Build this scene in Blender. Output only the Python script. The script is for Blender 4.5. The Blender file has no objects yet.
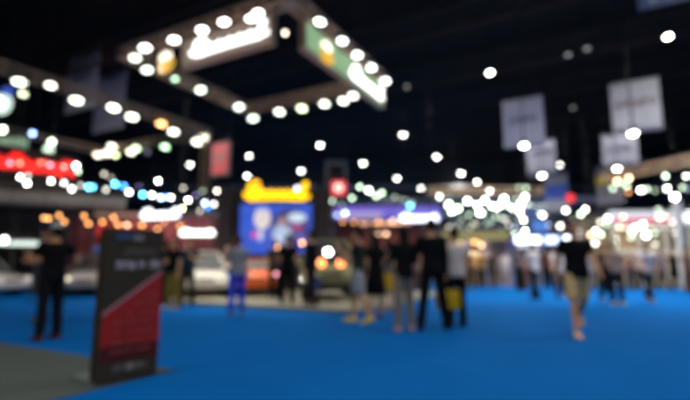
import bpy, math, random
from mathutils import Vector, Matrix
S = bpy.context.scene
COL = S.collection
PI = math.pi
R = math.radians

# ------------------------------------------------------------------ camera
CAMH = 1.1
PITCH = math.atan(65/450)
FPX = 450.0
cam = bpy.data.cameras.new('camera'); cam.sensor_width = 36; cam.lens = FPX/690*36
co = bpy.data.objects.new('camera', cam); COL.objects.link(co)
co.location = (0, 0, CAMH); co.rotation_euler = (PI/2 + PITCH, 0, 0)
cam.clip_end = 300
cam.dof.use_dof = True
cam.dof.focus_distance = 0.76
cam.dof.aperture_fstop = 1.42
S.camera = co

# ------------------------------------------------------------------ world, exposure
wd = bpy.data.worlds.new('hall_dark'); S.world = wd; wd.use_nodes = True
wd.node_tree.nodes['Background'].inputs[0].default_value = (0.5, 0.6, 0.8, 1)
wd.node_tree.nodes['Background'].inputs[1].default_value = 0.008
S.view_settings.view_transform = 'Standard'; S.view_settings.look = 'None'
S.view_settings.exposure = 0.0; S.view_settings.gamma = 1.0
S.view_settings.use_curve_mapping = False
S.cycles.use_adaptive_sampling = False
S.cycles.max_bounces = 5
S.cycles.sample_clamp_indirect = 3.0

# ------------------------------------------------------------------ where things stand
CT, ST = math.cos(PITCH), math.sin(PITCH)
def ray(px, py):
    x = (px-345)/FPX; y = (200-py)/FPX
    return Vector((x, CT - y*ST, ST + y*CT))
def on_z(px, py, z=0.0):                # where the line of sight meets the level z
    d = ray(px, py); t = (z-CAMH)/d.z
    return Vector((d.x*t, d.y*t, z))
def at(px, py, Y):                      # the point at distance Y down the hall
    d = ray(px, py); t = Y/d.y
    return Vector((d.x*t, Y, CAMH + d.z*t))
U = Vector((0.476, 0.879, 0)).normalized()       # the two directions of the booth grid
V = Vector((-0.879, 0.476, 0)).normalized()
ANG_V = math.atan2(-V.y, -V.x)                   # rotation that lays local +x along -V
Z = Vector((0, 0, 1))
rnd = random.Random(7)

# ------------------------------------------------------------------ materials
MATS = {}
def mat(name, col, rough=0.6, metal=0.0, noise=0.0, scale=8.0, coat=0.0, spec=0.5, thin=False):
    if name in MATS: return MATS[name]
    m = bpy.data.materials.new(name); m.use_nodes = True
    nt = m.node_tree; b = nt.nodes['Principled BSDF']
    b.inputs['Base Color'].default_value = (*col, 1); b.inputs['Roughness'].default_value = rough
    b.inputs['Metallic'].default_value = metal; b.inputs['Coat Weight'].default_value = coat
    b.inputs['Specular IOR Level'].default_value = spec
    if thin:                             # light shines through the cloth
        tr = nt.nodes.new('ShaderNodeBsdfTranslucent'); tr.inputs[0].default_value = (*col, 1)
        ms = nt.nodes.new('ShaderNodeMixShader'); ms.inputs[0].default_value = 0.4
        nt.links.new(b.outputs[0], ms.inputs[1]); nt.links.new(tr.outputs[0], ms.inputs[2])
        nt.links.new(ms.outputs[0], nt.nodes['Material Output'].inputs[0])
    if noise:
        tc = nt.nodes.new('ShaderNodeTexCoord'); n = nt.nodes.new('ShaderNodeTexNoise')
        n.inputs['Scale'].default_value = scale; n.inputs['Detail'].default_value = 6
        mx = nt.nodes.new('ShaderNodeMix'); mx.data_type = 'RGBA'
        mx.inputs[6].default_value = (*[c*(1-noise) for c in col], 1)
        mx.inputs[7].default_value = (*[min(1, c*(1+noise)) for c in col], 1)
        nt.links.new(tc.outputs['Object'], n.inputs['Vector'])
        nt.links.new(n.outputs[0], mx.inputs[0]); nt.links.new(mx.outputs[2], b.inputs['Base Color'])
    MATS[name] = m; return m
def glow(col, strength):
    key = 'glow_%.2f_%.2f_%.2f_%.1f' % (*col, strength)
    if key in MATS: return MATS[key]
    m = bpy.data.materials.new(key); m.use_nodes = True
    b = m.node_tree.nodes['Principled BSDF']
    b.inputs['Base Color'].default_value = (0.05, 0.05, 0.05, 1)
    b.inputs['Emission Color'].default_value = (*col, 1); b.inputs['Emission Strength'].default_value = strength
    MATS[key] = m; return m

BLACK = mat('black_metal', (0.012, 0.012, 0.014), 0.5)
ALU = mat('truss_metal', (0.78, 0.54, 0.36), 0.45, 0.3, 0.15)
DARKGREY = mat('dark_grey_paint', (0.05, 0.05, 0.055), 0.6, noise=0.15)
WHITE = mat('white_panel', (0.6, 0.6, 0.6), 0.5, noise=0.04)
CABLE = mat('black_cable', (0.01, 0.01, 0.01), 0.6)
GLASS = mat('dark_car_glass', (0.02, 0.025, 0.03), 0.35)
RUBBER = mat('black_rubber', (0.015, 0.015, 0.015), 0.8)
CHROME = mat('chrome', (0.6, 0.6, 0.62), 0.15, 1.0)

# ------------------------------------------------------------------ mesh builder
class MB:
    def __init__(s): s.v = []; s.f = []; s.mi = []
    def add(s, vs, fs, mi=0):
        o = len(s.v); s.v += [tuple(v) for v in vs]; s.f += [tuple(i+o for i in f) for f in fs]; s.mi += [mi]*len(fs)
    def box(s, c, size, rot=None, mi=0):
        c = Vector(c); h = Vector(size)/2; M = rot or Matrix.Identity(3)
        vs = [c + M @ Vector((sx*h.x, sy*h.y, sz*h.z)) for sx in (-1, 1) for sy in (-1, 1) for sz in (-1, 1)]
        s.add(vs, [(0,1,3,2), (4,6,7,5), (0,4,5,1), (2,3,7,6), (0,2,6,4), (1,5,7,3)], mi); return s
    def cone(s, p0, p1, r0, r1=None, n=12, mi=0):
        if r1 is None: r1 = r0
        p0 = Vector(p0); p1 = Vector(p1); d = (p1-p0).normalized()
        a = d.orthogonal().normalized(); b = d.cross(a)
        vs = []
        for p, r in ((p0, r0), (p1, r1)):
            vs += [p + (a*math.cos(2*PI*i/n) + b*math.sin(2*PI*i/n))*r for i in range(n)]
        fs = [(i, (i+1) % n, n+(i+1) % n, n+i) for i in range(n)]
        fs += [tuple(range(n-1, -1, -1)), tuple(range(n, 2*n))]
        s.add(vs, fs, mi); return s
    def ell(s, c, r, rot=None, nu=14, nv=9, mi=0):
        c = Vector(c); M = rot or Matrix.Identity(3)
        if not hasattr(r, '__len__'): r = (r, r, r)
        vs = [c + M @ Vector((0, 0, -r[2]))]
        for j in range(1, nv):
            ph = -PI/2 + PI*j/nv
            for i in range(nu):
                th = 2*PI*i/nu
                vs.append(c + M @ Vector((r[0]*math.cos(ph)*math.cos(th), r[1]*math.cos(ph)*math.sin(th), r[2]*math.sin(ph))))
        vs.append(c + M @ Vector((0, 0, r[2]))); L = len(vs)-1
        fs = [(0, 1+(i+1) % nu, 1+i) for i in range(nu)]
        for j in range(nv-2):
            for i in range(nu):
                a = 1+j*nu; fs.append((a+i, a+(i+1) % nu, a+nu+(i+1) % nu, a+nu+i))
        a = 1+(nv-2)*nu; fs += [(a+i, a+(i+1) % nu, L) for i in range(nu)]
        s.add(vs, fs, mi); return s
    def limb(s, p0, p1, r0, r1):
        s.cone(p0, p1, r0, r1, 14); s.ell(p0, r0); s.ell(p1, r1); return s
    def loft(s, rings, n=20, mi=0, axis='z', power=2.0):
        # rings: (centre, ra, rb)
        vs = []; fs = []
        for c, ra, rb in rings:
            c = Vector(c)
            for i in range(n):
                t = 2*PI*i/n; x = math.cos(t); y = math.sin(t)
                x = math.copysign(abs(x)**(2/power), x)*ra; y = math.copysign(abs(y)**(2/power), y)*rb
                vs.append(c + (Vector((x, y, 0)) if axis == 'z' else Vector((0, x, y)) if axis == 'x' else Vector((x, 0, y))))
        for j in range(len(rings)-1):
            for i in range(n): fs.append((j*n+i, j*n+(i+1) % n, (j+1)*n+(i+1) % n, (j+1)*n+i))
        fs.append(tuple(range(n-1, -1, -1))); k = (len(rings)-1)*n; fs.append(tuple(range(k, k+n)))
        s.add(vs, fs, mi); return s
    def prism(s, pts, y0, y1, mi=0):            # outline in x,z pushed along y
        n = len(pts)
        vs = [(x, y0, z) for x, z in pts] + [(x, y1, z) for x, z in pts]
        fs = [tuple(range(n)), tuple(range(2*n-1, n-1, -1))] + [(i, n+i, n+(i+1) % n, (i+1) % n) for i in range(n)]
        s.add(vs, fs, mi); return s
    def tube(s, pts, r, n=8, mi=0, caps=True):
        pts = [Vector(p) for p in pts]
        for a, b in zip(pts, pts[1:]):
            if (b-a).length > 1e-5: s.cone(a, b, r, r, n, mi)
        if caps:
            for p in pts: s.ell(p, r, nu=n, nv=6, mi=mi)
        return s
    def build(s, name, mats, parent=None, smooth=False, loc=None, rotz=0, voxel=None, bevel=None):
        me = bpy.data.meshes.new(name); me.from_pydata(s.v, [], s.f); me.update()
        for m in (mats if isinstance(mats, (list, tuple)) else [mats]): me.materials.append(m)
        if len(me.materials) > 1: me.polygons.foreach_set('material_index', s.mi)
        if smooth: me.polygons.foreach_set('use_smooth', [True]*len(me.polygons))
        o = bpy.data.objects.new(name, me); COL.objects.link(o)
        if parent: o.parent = parent
        if loc is not None: o.location = loc
        o.rotation_euler = (0, 0, rotz)
        if voxel:
            r = o.modifiers.new('Remesh', 'REMESH'); r.mode = 'VOXEL'; r.voxel_size = voxel; r.use_smooth_shade = True
            k = o.modifiers.new('Smooth', 'SMOOTH'); k.factor = 0.5; k.iterations = 3
        if bevel:
            b = o.modifiers.new('Bevel', 'BEVEL'); b.width = bevel; b.segments = 2
        return o

def tag(o, label=None, cat=None, group=None, kind=None):
    if label: o['label'] = label
    if cat: o['category'] = cat
    if group: o['group'] = group
    if kind: o['kind'] = kind
    return o
def empty(name, loc, rotz, label, cat, group=None):
    o = bpy.data.objects.new(name, None); COL.objects.link(o); o.empty_display_size = 0.2
    o.location = loc; o.rotation_euler = (0, 0, rotz)
    return tag(o, label, cat, group)
def rotm(z=0, x=0):
    return Matrix.Rotation(z, 3, 'Z') @ Matrix.Rotation(x, 3, 'X')

# ================================================================== THE HALL
def carpet_mat(name, col, rough=0.9):
    m = mat(name, col, rough, noise=0.10, scale=1.6, spec=0.03)
    nt = m.node_tree; b = nt.nodes['Principled BSDF']
    tc = nt.nodes.new('ShaderNodeTexCoord'); n = nt.nodes.new('ShaderNodeTexNoise'); n.inputs['Scale'].default_value = 260
    bu = nt.nodes.new('ShaderNodeBump'); bu.inputs['Strength'].default_value = 0.4; bu.inputs['Distance'].default_value = 0.004
    nt.links.new(tc.outputs['Object'], n.inputs['Vector']); nt.links.new(n.outputs[0], bu.inputs['Height'])
    nt.links.new(bu.outputs[0], b.inputs['Normal']); return m
BLUE = carpet_mat('blue_carpet', (0.0002, 0.108, 0.385))
GREYC = carpet_mat('grey_green_carpet', (0.075, 0.092, 0.088))
STAGE = carpet_mat('pale_platform_carpet', (0.30, 0.29, 0.22))

X0, X1, Y0, Y1, H = -34, 34, -8, 48, 12.6
f = MB().box(((X0+X1)/2, (Y0+Y1)/2, -0.1), (X1-X0, Y1-Y0, 0.2)).build('floor', BLUE)
tag(f, 'bright blue carpet covering the exhibition hall floor', kind='structure')
WALLM = mat('dark_hall_wall', (0.035, 0.04, 0.05), 0.8, noise=0.3, scale=0.6)
CEILM = mat('dark_hall_ceiling', (0.013, 0.0035, 0.0012), 0.95, noise=0.3, scale=0.4)
for nm, c, sz in (('wall_back', ((X0+X1)/2, Y1+0.1, H/2), (X1-X0, 0.2, H)), ('wall_front', ((X0+X1)/2, Y0-0.1, H/2), (X1-X0, 0.2, H)),
                  ('wall_left', (X0-0.1, (Y0+Y1)/2, H/2), (0.2, Y1-Y0, H)), ('wall_right', (X1+0.1, (Y0+Y1)/2, H/2), (0.2, Y1-Y0, H))):
    tag(MB().box(c, sz).build(nm, WALLM), kind='structure')
tag(MB().box(((X0+X1)/2, (Y0+Y1)/2, H+0.1), (X1-X0, Y1-Y0, 0.2)).build('ceiling', CEILM), kind='structure')

# roof beams, parallel to the booth fronts: chords with zig-zag lacing
BEAMM = mat('dark_steel', (0.055, 0.024, 0.013), 0.8)
for k in range(9):
    c = Vector((0, 0, 11.7)) + U*(2.5 + k*5.2)
    def clipxy(p, d):
        t = 1e9
        for q, e, lo, hi in ((p.x, d.x, X0, X1), (p.y, d.y, Y0, Y1)):
            if e > 1e-6: t = min(t, (hi-q)/e)
            if e < -1e-6: t = min(t, (lo-q)/e)
        return p + d*t
    if not (Y0 < c.y < Y1): continue
    a, b = clipxy(c, V), clipxy(c, -V)
    m = MB()
    for dz in (-0.55, 0.55):
        m.box((a+b)/2 + Z*dz, ((b-a).length, 0.16, 0.14), rotm(ANG_V))
    n = int((b-a).length/1.6)
    for i in range(n):
        p = a.lerp(b, i/n); q = a.lerp(b, (i+1)/n); s = 1 if i % 2 else -1
        m.cone(p + Z*0.5*s, q - Z*0.5*s, 0.035, n=6)
    tag(m.build('trim_%d' % (k+1), BEAMM), kind='structure')
# dark mezzanine bands along the right and back
for i, (z, h) in enumerate(((6.4, 0.5), (8.0, 0.35), (9.4, 0.35))):
    tag(MB().box((0, Y1-0.35, z), (X1-X0, 0.7, h)).build('trim_%d' % (20+i), mat('mezzanine_grey', (0.16, 0.17, 0.2), 0.6)), kind='structure')
    tag(MB().box((X1-0.35, 20, z), (0.7, 55, h)).build('trim_%d' % (30+i), MATS['mezzanine_grey']), kind='structure')

# grey-green carpet patch at the left, its corner under the totem
cn = Vector((-1.80, 4.95, 0))
pc = [cn, cn + V*9, cn + V*9 - U*9, cn - U*9]
m = MB(); m.add([p + Z*0.001 for p in pc] + [p + Z*0.008 for p in pc], [(3,2,1,0), (4,5,6,7), (0,1,5,4), (1,2,6,5), (2,3,7,6), (3,0,4,7)])
tag(m.build('floor_carpet_patch', GREYC), 'grey-green carpet laid over the blue floor at the lower left', kind='structure')

# ------------------------------------------------------------------ ceiling lamps
def high_bay(px, py, d=4.6, z=10.6, E=24, col=(1.0, 0.98, 0.90), power=0, label=None):
    p = on_z(px, py, z)
    if p.y > Y1-1 or abs(p.x) > X1-1: 
        p = at(px, py, Y1-3)
    dist = p.y; r = max(0.12, d/2*dist/FPX)
    root = empty('high_bay_lamp', p, 0, label or 'unseen round lamp added under the roof to light the hall', 'ceiling lamp', 'high lamps under the hall roof')
    mh = MB().cone((0,0,0.03), (0,0,0.10), r*1.12, r*1.0, 16).cone((0,0,0.10), (0,0,0.34), r*0.6, r*0.3, 16)
    mh.build('housing', BLACK, root)
    MB().cone((0,0,0.34), (0,0,12.62-p.z), 0.02, n=6).build('hanger', BLACK, root)
    MB().ell((0,0,0.02), (r, r, r*0.55)).build('lens', glow(col, E), root, smooth=True)
    if power:
        l = bpy.data.lights.new('lamp_light', 'SPOT'); l.energy = power; l.color = (1.0, 0.96, 0.9)
        l.spot_size = R(140); l.spot_blend = 0.7; l.shadow_soft_size = 0.35
        lo = bpy.data.objects.new('lamp_light', l); COL.objects.link(lo); lo.parent = root; lo.location = (0, 0, -0.35)
    return root
bays = [(668,37,6.5,2600), (490,73,5.5,2600), (403,135,4.5,2200), (633,134,4.5,550,5.3), (524,146,4.2,550,5.4), (437,157,4,2000),
        (363,163.5,4,1500), (320,145.5,4,1600), (461,173.5,3.8,1600), (477,182,3.6,0), (490,191,3.5,0), (397,178.5,3.6,1500),
        (301,171,3.8,1400), (247,176,3.6,1200), (249,156,3.4,1200), (617,169,3.8,400,5.4), (190,165,4,1200), (421,188,3,0), (542,176,3.2,0,5.3), (700,120,4,2000), (560,165,0.8,2200)]
for px, py, d, pw, *zz in bays:
    if zz: high_bay(px, py, d, z=zz[0], power=pw, label='round white lamp on a long drop in front of the hanging banners')['group'] = 'long drop lamps before the banners'
    else: high_bay(px, py, d, power=pw)
# dim lamps deep in the roof, each lens given a weak glow of its own
for px, py in ((568,55), (587,49), (407,87), (573,108)):
    high_bay(px, py, 2.4, E=0.55, col=(0.9, 0.85, 0.85), label='faint small lamp nearly lost against the black roof')
# unseen roof lamps added out of view to light floor and visitors
for x, y, pw in ((-9,-3,800), (2,-4,2200), (13,-2,1200), (-12,6,650), (-3,3.5,950), (5.5,7.5,700), (11,10,1500), (-1.5,12.5,600)):
    root = empty('high_bay_lamp', (x, y, 10.6), 0, 'unseen round lamp added under the roof to light the hall', 'ceiling lamp', 'high lamps under the hall roof')
    MB().cone((0,0,0.03), (0,0,0.34), 0.32, 0.12, 16).build('housing', BLACK, root)
    MB().ell((0,0,0.02), (0.25,0.25,0.12)).build('lens', glow((1.0,0.98,0.9), 12), root, smooth=True)
    MB().cone((0,0,0.3), (0,0,2.02), 0.02, n=6).build('hanger', BLACK, root)
    l = bpy.data.lights.new('lamp_light', 'SPOT'); l.energy = pw; l.color = (1.0, 0.96, 0.92)
    l.spot_size = R(140); l.spot_blend = 0.7; l.shadow_soft_size = 0.35
    lo = bpy.data.objects.new('lamp_light', l); COL.objects.link(lo); lo.parent = root; lo.location = (0,0,-0.35)

# ------------------------------------------------------------------ trusses
def truss_mb(a, b, w=0.36, tube=0.04, step=0.5):
    a = Vector(a); b = Vector(b); d = (b-a).normalized()
    up = Z if abs(d.z) < 0.9 else Vector((1,0,0))
    s = d.cross(up).normalized()*w/2; t = s.cross(d).normalized()*w/2
    m = MB(); cs = [s+t, s-t, -s-t, -s+t]
    for c in cs: m.cone(a+c, b+c, tube, n=8)
    n = max(1, int((b-a).length/step))
    for i in range(n):
        p = a.lerp(b, i/n); q = a.lerp(b, (i+1)/n)
        for k in range(4):
            c0, c1 = cs[k], cs[(k+1) % 4]
            m.cone(p+(c0 if i % 2 else c1), q+(c1 if i % 2 else c0), tube*0.6, n=5)
    for p in (a, b):
        for k in range(4): m.cone(p+cs[k], p+cs[(k+1) % 4], tube*0.8, n=6)
    return m
def ring(name_label, corners, zr, closed=True, w=0.32, cat='truss', hang=True, legs=()):
    base = Vector(corners[0]); base.z = zr
    root = empty('lighting_truss', base, 0, name_label, cat)
    n = len(corners); pts = [Vector((c[0], c[1], zr)) for c in corners]
    for i in range(n if closed else n-1):
        truss_mb(pts[i]-base, pts[(i+1) % n]-base, w).build('truss_section', ALU, root)
    for p in pts:
        q = p - base
        MB().box(q, (w*1.15,)*3, rotm(ANG_V)).build('corner_block', ALU, root)
        if hang:
            MB().cone(q, q + Z*(12.62-zr), 0.012, n=6).build('hanging_wire', CABLE, root)
    for p in legs:
        p = Vector((p[0], p[1], 0.0)) - Vector((base.x, base.y, 0))
        truss_mb(Vector((p.x, p.y, 0.16-zr)), Vector((p.x, p.y, -w/2)), w*0.9).build('truss_leg', ALU, root)
        MB().box((p.x, p.y, 0.13-zr), (0.6, 0.6, 0.06)).build('base_plate', DARKGREY, root)
    return root
HT = 7.9
A = on_z(290, -2, HT); A.z = 0
AB = 6.5; AD = 5.9
B_, D_ = A + V*AB, A + U*AD; C_ = B_ + U*AD
ring('rectangular lamp truss with two glowing sign boards hanging over the central booth', [A, B_, C_, D_], HT)

# flood lamps: a head on a yoke with a wide lens
def flood(p, face, w=0.26, h=0.13, E=45, col=(1.0, 0.99, 0.93), label='', group='', arm=None, name='flood_lamp', cat='lamp', power=0, aim=None):
    # p = lens centre, face = direction the lens looks
    f = Vector(face).normalized()
    rz = math.atan2(f.y, f.x) - PI/2; pitch = math.asin(max(-1, min(1, f.z)))
    M = rotm(rz, pitch)
    root = empty(name, p, 0, label, cat, group)
    MB().box(M @ Vector((0, -0.07, 0)), (w*1.25, 0.12, h*1.35), M).build('lamp_housing', BLACK, root, bevel=0.01)
    m = MB(); m.ell(M @ Vector((0, -0.005, 0)), (w/2, 0.035, h/2), M, 16, 8); m.build('lens', glow(col, E), root, smooth=True)
    if power:
        l = bpy.data.lights.new('lamp_light', 'SPOT'); l.energy = power; l.color = (1.0, 0.93, 0.84)
        l.spot_size = R(75); l.spot_blend = 0.8; l.shadow_soft_size = 0.12
        lo = bpy.data.objects.new('lamp_light', l); COL.objects.link(lo); lo.parent = root
        d = (Vector(aim) - Vector(p)).normalized(); lo.location = d*0.15
        lo.rotation_euler = d.to_track_quat('-Z', 'Y').to_euler()
    if arm is not None:
        a = Vector(arm) - Vector(p)
        MB().tube([M @ Vector((0,-0.1,0)), a], 0.015, 6).build('bracket', BLACK, root)
    return root
camdir = lambda p: (Vector((0, 0, CAMH)) - Vector(p)).normalized()
WARM = (1.0, 0.93, 0.82); COOL = (0.90, 1.0, 0.86)
def on_line(px, py, a, d, z):
    """the point of the line a + t d (level z) seen in column px"""
    r = ray(px, py); n = Vector((r.y, -r.x))
    t = -(a.x*n.x + a.y*n.y)/(d.x*n.x + d.y*n.y)
    p = a + d*t; return Vector((p.x, p.y, z))
def truss_lamps(lst, a, d, z, label, group, out, E=45, col=(1.0,0.99,0.93), power=0, aim=None, off=0):
    for ei, e in enumerate(lst):
        px, py = e[0], e[1]; c = e[2] if len(e) > 2 else col; k = e[3] if len(e) > 3 else 1.0
        q = on_line(px, py, a, d, z)                       # on the truss
        aim_e = e[4] if len(e) > 4 else aim
        r = ray(px, py); t = (q.x*r.x + q.y*r.y)/(r.x*r.x + r.y*r.y)
        p = Vector((0, 0, CAMH)) + r*t; p.z = CAMH + r.z*t
        p = Vector((0, 0, CAMH)) + (p - Vector((0, 0, CAMH)))*(1 - 0.6/p.length)
        dist = p.length
        flood(p, camdir(p) + Vector(out)*0.5, w=10*k*dist/FPX*0.9, h=5.2*k*dist/FPX*0.9, E=E*0.6, col=c, label=label, group=group, arm=q, power=power if (ei+off) % 2 else 0, aim=aim_e)
truss_lamps([(258,13), (251,18.5), (224,22), (202,30), (174,40)], A, V, HT, 'bright white flood lamp above the left beige sign board', 'lamps over the left sign board', -U, E=13, col=(1,0.96,0.93))
truss_lamps([(145,48)], A, V, HT, 'bright white flood lamp just left of the left beige sign board', None, -U, E=13, col=(1,0.96,0.93), power=1600, aim=(-3.2, 14.5, 0.6), off=1)
truss_lamps([(135,58), (147,70), (175,79,(0.6,0.9,0.6),0.6), (200.5,90), (239,107), (253,118.5)], B_, U, HT, 'white flood lamp on the far left side of the central truss', 'lamps on the far left side of the central truss', V, E=9, col=COOL, power=450, aim=(-3.0, 14.5, 0.6))
truss_lamps([(320,22), (342,41), (357,55), (371,67.5), (385,81)], A, U, HT, 'bright white flood lamp above the right green sign board', 'lamps over the right sign board', -V, E=13, col=(0.93,1.0,0.95))
truss_lamps([(279.5,112), (302,108.5,(0.85,1,0.6)), (324.5,104), (343.5,101), (353,96)], C_, -V, HT, 'white flood lamp on the rear side of the central truss', 'lamps on the rear of the central truss', U, E=10, col=(0.93,1,0.85))
p = at(285, 33, (A+U*2.5).y)
flood(p, camdir(p), w=0.11, h=0.11, E=9, col=(1,0.75,0.6), label='small pinkish lamp under the near corner of the central truss', group=None, arm=A + U*1.2 + V*0.1 + Z*HT)

# ------------------------------------------------------------------ cursive sign strokes
def script_path(w, h, humps=5, seed=0):
    """one flowing stroke: tall looped initial, a run of low letters, tall last letter"""
    pts = []
    for i in range(15):                                   # initial: S-like loop
        t = i/14
        ang = R(60 + 300*t)
        pts.append((0.13 + 0.085*math.cos(ang), 0.70 + 0.24*math.sin(ang) - 0.10*t))
    for i in range(13):
        t = i/12; ang = R(100 - 290*t)
        pts.append((0.10 + 0.10*math.cos(ang), 0.26 + 0.20*math.sin(ang)))
    pts.append((0.12, 0.22))
    for k in range(humps):
        x = 0.20 + k*(0.66/humps); dx = 0.66/humps
        for t in (0.0, 0.25, 0.5, 0.75):
            pts.append((x + dx*t - 0.02*math.sin(2*PI*t), 0.27 - 0.15*math.cos(2*PI*t)))
    pts += [(0.86, 0.1), (0.90, 0.3), (0.95, 0.78), (0.93, 0.88), (0.90, 0.72), (0.92, 0.22), (0.95, 0.08), (1.0, 0.14)]
    return [((x-0.5)*w, y*h) for x, y in pts]
def script_sign(center, rotz, w, h, r, color, E, name='script_lettering', parent=None, humps=5, slant=0.15, bar=True):
    m = MB(); base = Vector(center)
    Rz = Matrix.Rotation(rotz, 3, 'Z')
    pts = [base + Rz @ Vector((x + slant*z, 0, z)) for x, z in script_path(w, h, humps)]
    m.tube(pts, r, 8)
    if bar:                                               # the flourish that underlines the word
        m.tube([base + Rz @ Vector((-0.42*w + 0.84*w*t, 0, -0.02*h + 0.05*h*math.sin(PI*t))) for t in (0, .25, .5, .75, 1)], r*0.8, 8)
    o = m.build(name, glow(color, E), parent, smooth=True)
    return o
def mug(center, rotz, s, parent, E=1.0):
    """beer mug emblem: amber glass, white foam, handle"""
    Rz = Matrix.Rotation(rotz, 3, 'Z'); c = Vector(center)
    m = MB()
    m.add([c + Rz @ Vector(v) for v in [(-.30*s,y,-.5*s) for y in (-.03,.03)] + [(.30*s,y,-.5*s) for y in (-.03,.03)] + [(.34*s,y,.12*s) for y in (-.03,.03)] + [(-.34*s,y,.12*s) for y in (-.03,.03)]],
          [(0,2,4,6), (1,7,5,3), (0,1,3,2), (2,3,5,4), (4,5,7,6), (6,7,1,0)])
    o = m.build('mug_emblem', glow((1.0, 0.50, 0.04), 0.9*E), parent)
    m = MB()
    for dx, dz, rr in ((-.22,.2,.17), (0,.27,.2), (.22,.2,.17), (0,.14,.2)):
        m.ell(c + Rz @ Vector((dx*s, 0, dz*s)), (rr*s, 0.05, rr*s))
    m.build('foam', glow((1, 0.95, 0.75), 2.2*E), o, smooth=True)
    m = MB().tube([c + Rz @ Vector(v) for v in [(.32*s,0,.02*s), (.5*s,0,-.02*s), (.52*s,0,-.25*s), (.31*s,0,-.36*s)]], .045*s, 8)
    m.build('handle', glow((1.0, 0.62, 0.10), 0.9*E), o)
def fascia(label, a, b, ztop, hgt, color, E, out, wordspan, mugt=None, wordE=12):
    """sign board hung under a truss between a and b; face looks towards out"""
    a = Vector((a.x, a.y, 0)); b = Vector((b.x, b.y, 0)); L = (b-a).length
    c = (a+b)/2; rz = math.atan2((b-a).y, (b-a).x)
    root = empty('sign_board', (c.x, c.y, ztop-hgt), rz, label, 'sign')
    m = MB().box((0, 0, hgt/2), (L, 0.16, hgt)); 
    m.build('board_glow', glow(color, E), root)  # lamp light falling on the board is put in as its own glow
    fr = MB()
    for zz in (0, hgt): fr.box((0, 0, zz), (L+0.08, 0.2, 0.06))
    for xx in (-L/2, L/2): fr.box((xx, 0, hgt/2), (0.06, 0.2, hgt))
    fr.build('frame', ALU, root)
    s = -1 if (Matrix.Rotation(-rz, 3, 'Z') @ Vector(out)).y < 0 else 1
    t0, t1 = wordspan
    script_sign((L*((t0+t1)/2-0.5), s*0.12, hgt*0.26), 0, L*abs(t1-t0), hgt*0.60, 0.05, (1,1,0.96), wordE, parent=root, slant=0.15)
    if mugt is not None: mug((L*(mugt-0.5), s*0.13, hgt*0.40), 0, hgt*0.85, root, 1.1)
    for xx in (-L/2+0.15, L/2-0.15):
        MB().cone((xx, 0, hgt), (xx, 0, hgt+0.45), 0.015, n=6).build('hook', BLACK, root)
    return root
# left face between A and B; from far (left) end to near (right) end so that the word reads from the front
FH = 0.80
a0 = on_line(184, 60, A, V, HT); a1 = on_line(273, 30, A, V, HT)
pl = a0.lerp(a1, 0.30)
fascia('beige sign board, lamplight as glow, white script, beer mug, left of truss corner', a0, a1, HT-0.30, FH, (0.42, 0.31, 0.24), 0.55, -U, (0.12, 0.97), -0.20, 3.0)
d0 = on_line(303, 35, A, U, HT); d1 = on_line(381, 85, A, U, HT)
fascia('green sign board, lamplight as glow, white script, beer mug, right of truss corner', d0, d1, HT-0.30, FH, (0.30, 0.50, 0.27), 0.85, -V, (0.50, 0.98), 0.20, 3.5)
# ------------------------------------------------------------------ second truss (left booth)
P_ = on_z(-60, 47, HT); Q_ = on_z(206, 132, HT); P_.z = Q_.z = 0
Q2 = Q_ + V*8.5; P2 = P_ + V*8.5
ring('lamp truss running down the left side over the left booth', [P_, Q_, Q2, P2], HT, legs=[Q_ + U*0.0])
truss_lamps([(19.5,82), (50.5,85.5,WARM,0.8), (76.5,100.5), (113.5,108,(0.95,1,0.85),1.0,(-13.2,23.5,9.8)), (132,117), (161.5,124,(1,0.5,0.18),0.9), (173.5,132,WARM,0.9), (205,137)],
            P_, U, HT, 'white flood lamp on the long near side of the left truss', 'lamps on the near side of the left truss', -V, E=11, col=(0.95,1,0.85), power=900, aim=(-11, 15.5, 0.8))
truss_lamps([(197,142), (165,147,(0.6,1,0.6),0.8), (136,148.5,(0.75,1,0.6),0.8), (131,152,(1,1,0.75),0.8), (112,146.5,(1,1,0.8),0.8), (115,155,(0.8,1,0.45),0.7), (106,153.5,WARM,0.8), (98,155,(1,0.85,0.65),0.8)],
            Q_, V, HT, 'white flood lamp on the rear side of the left truss', 'lamps on the rear side of the left truss', U, E=9, col=(0.95,1,0.85))
p = at(23, 94, on_line(23, 82, P_, U, HT).y-0.2)
flood(p, camdir(p), w=0.22, h=0.18, E=5, col=(0.85,0.95,0.6), label='dimmer yellowish lamp hanging below the left truss', group=None, arm=on_line(23, 82, P_, U, HT))

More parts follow.
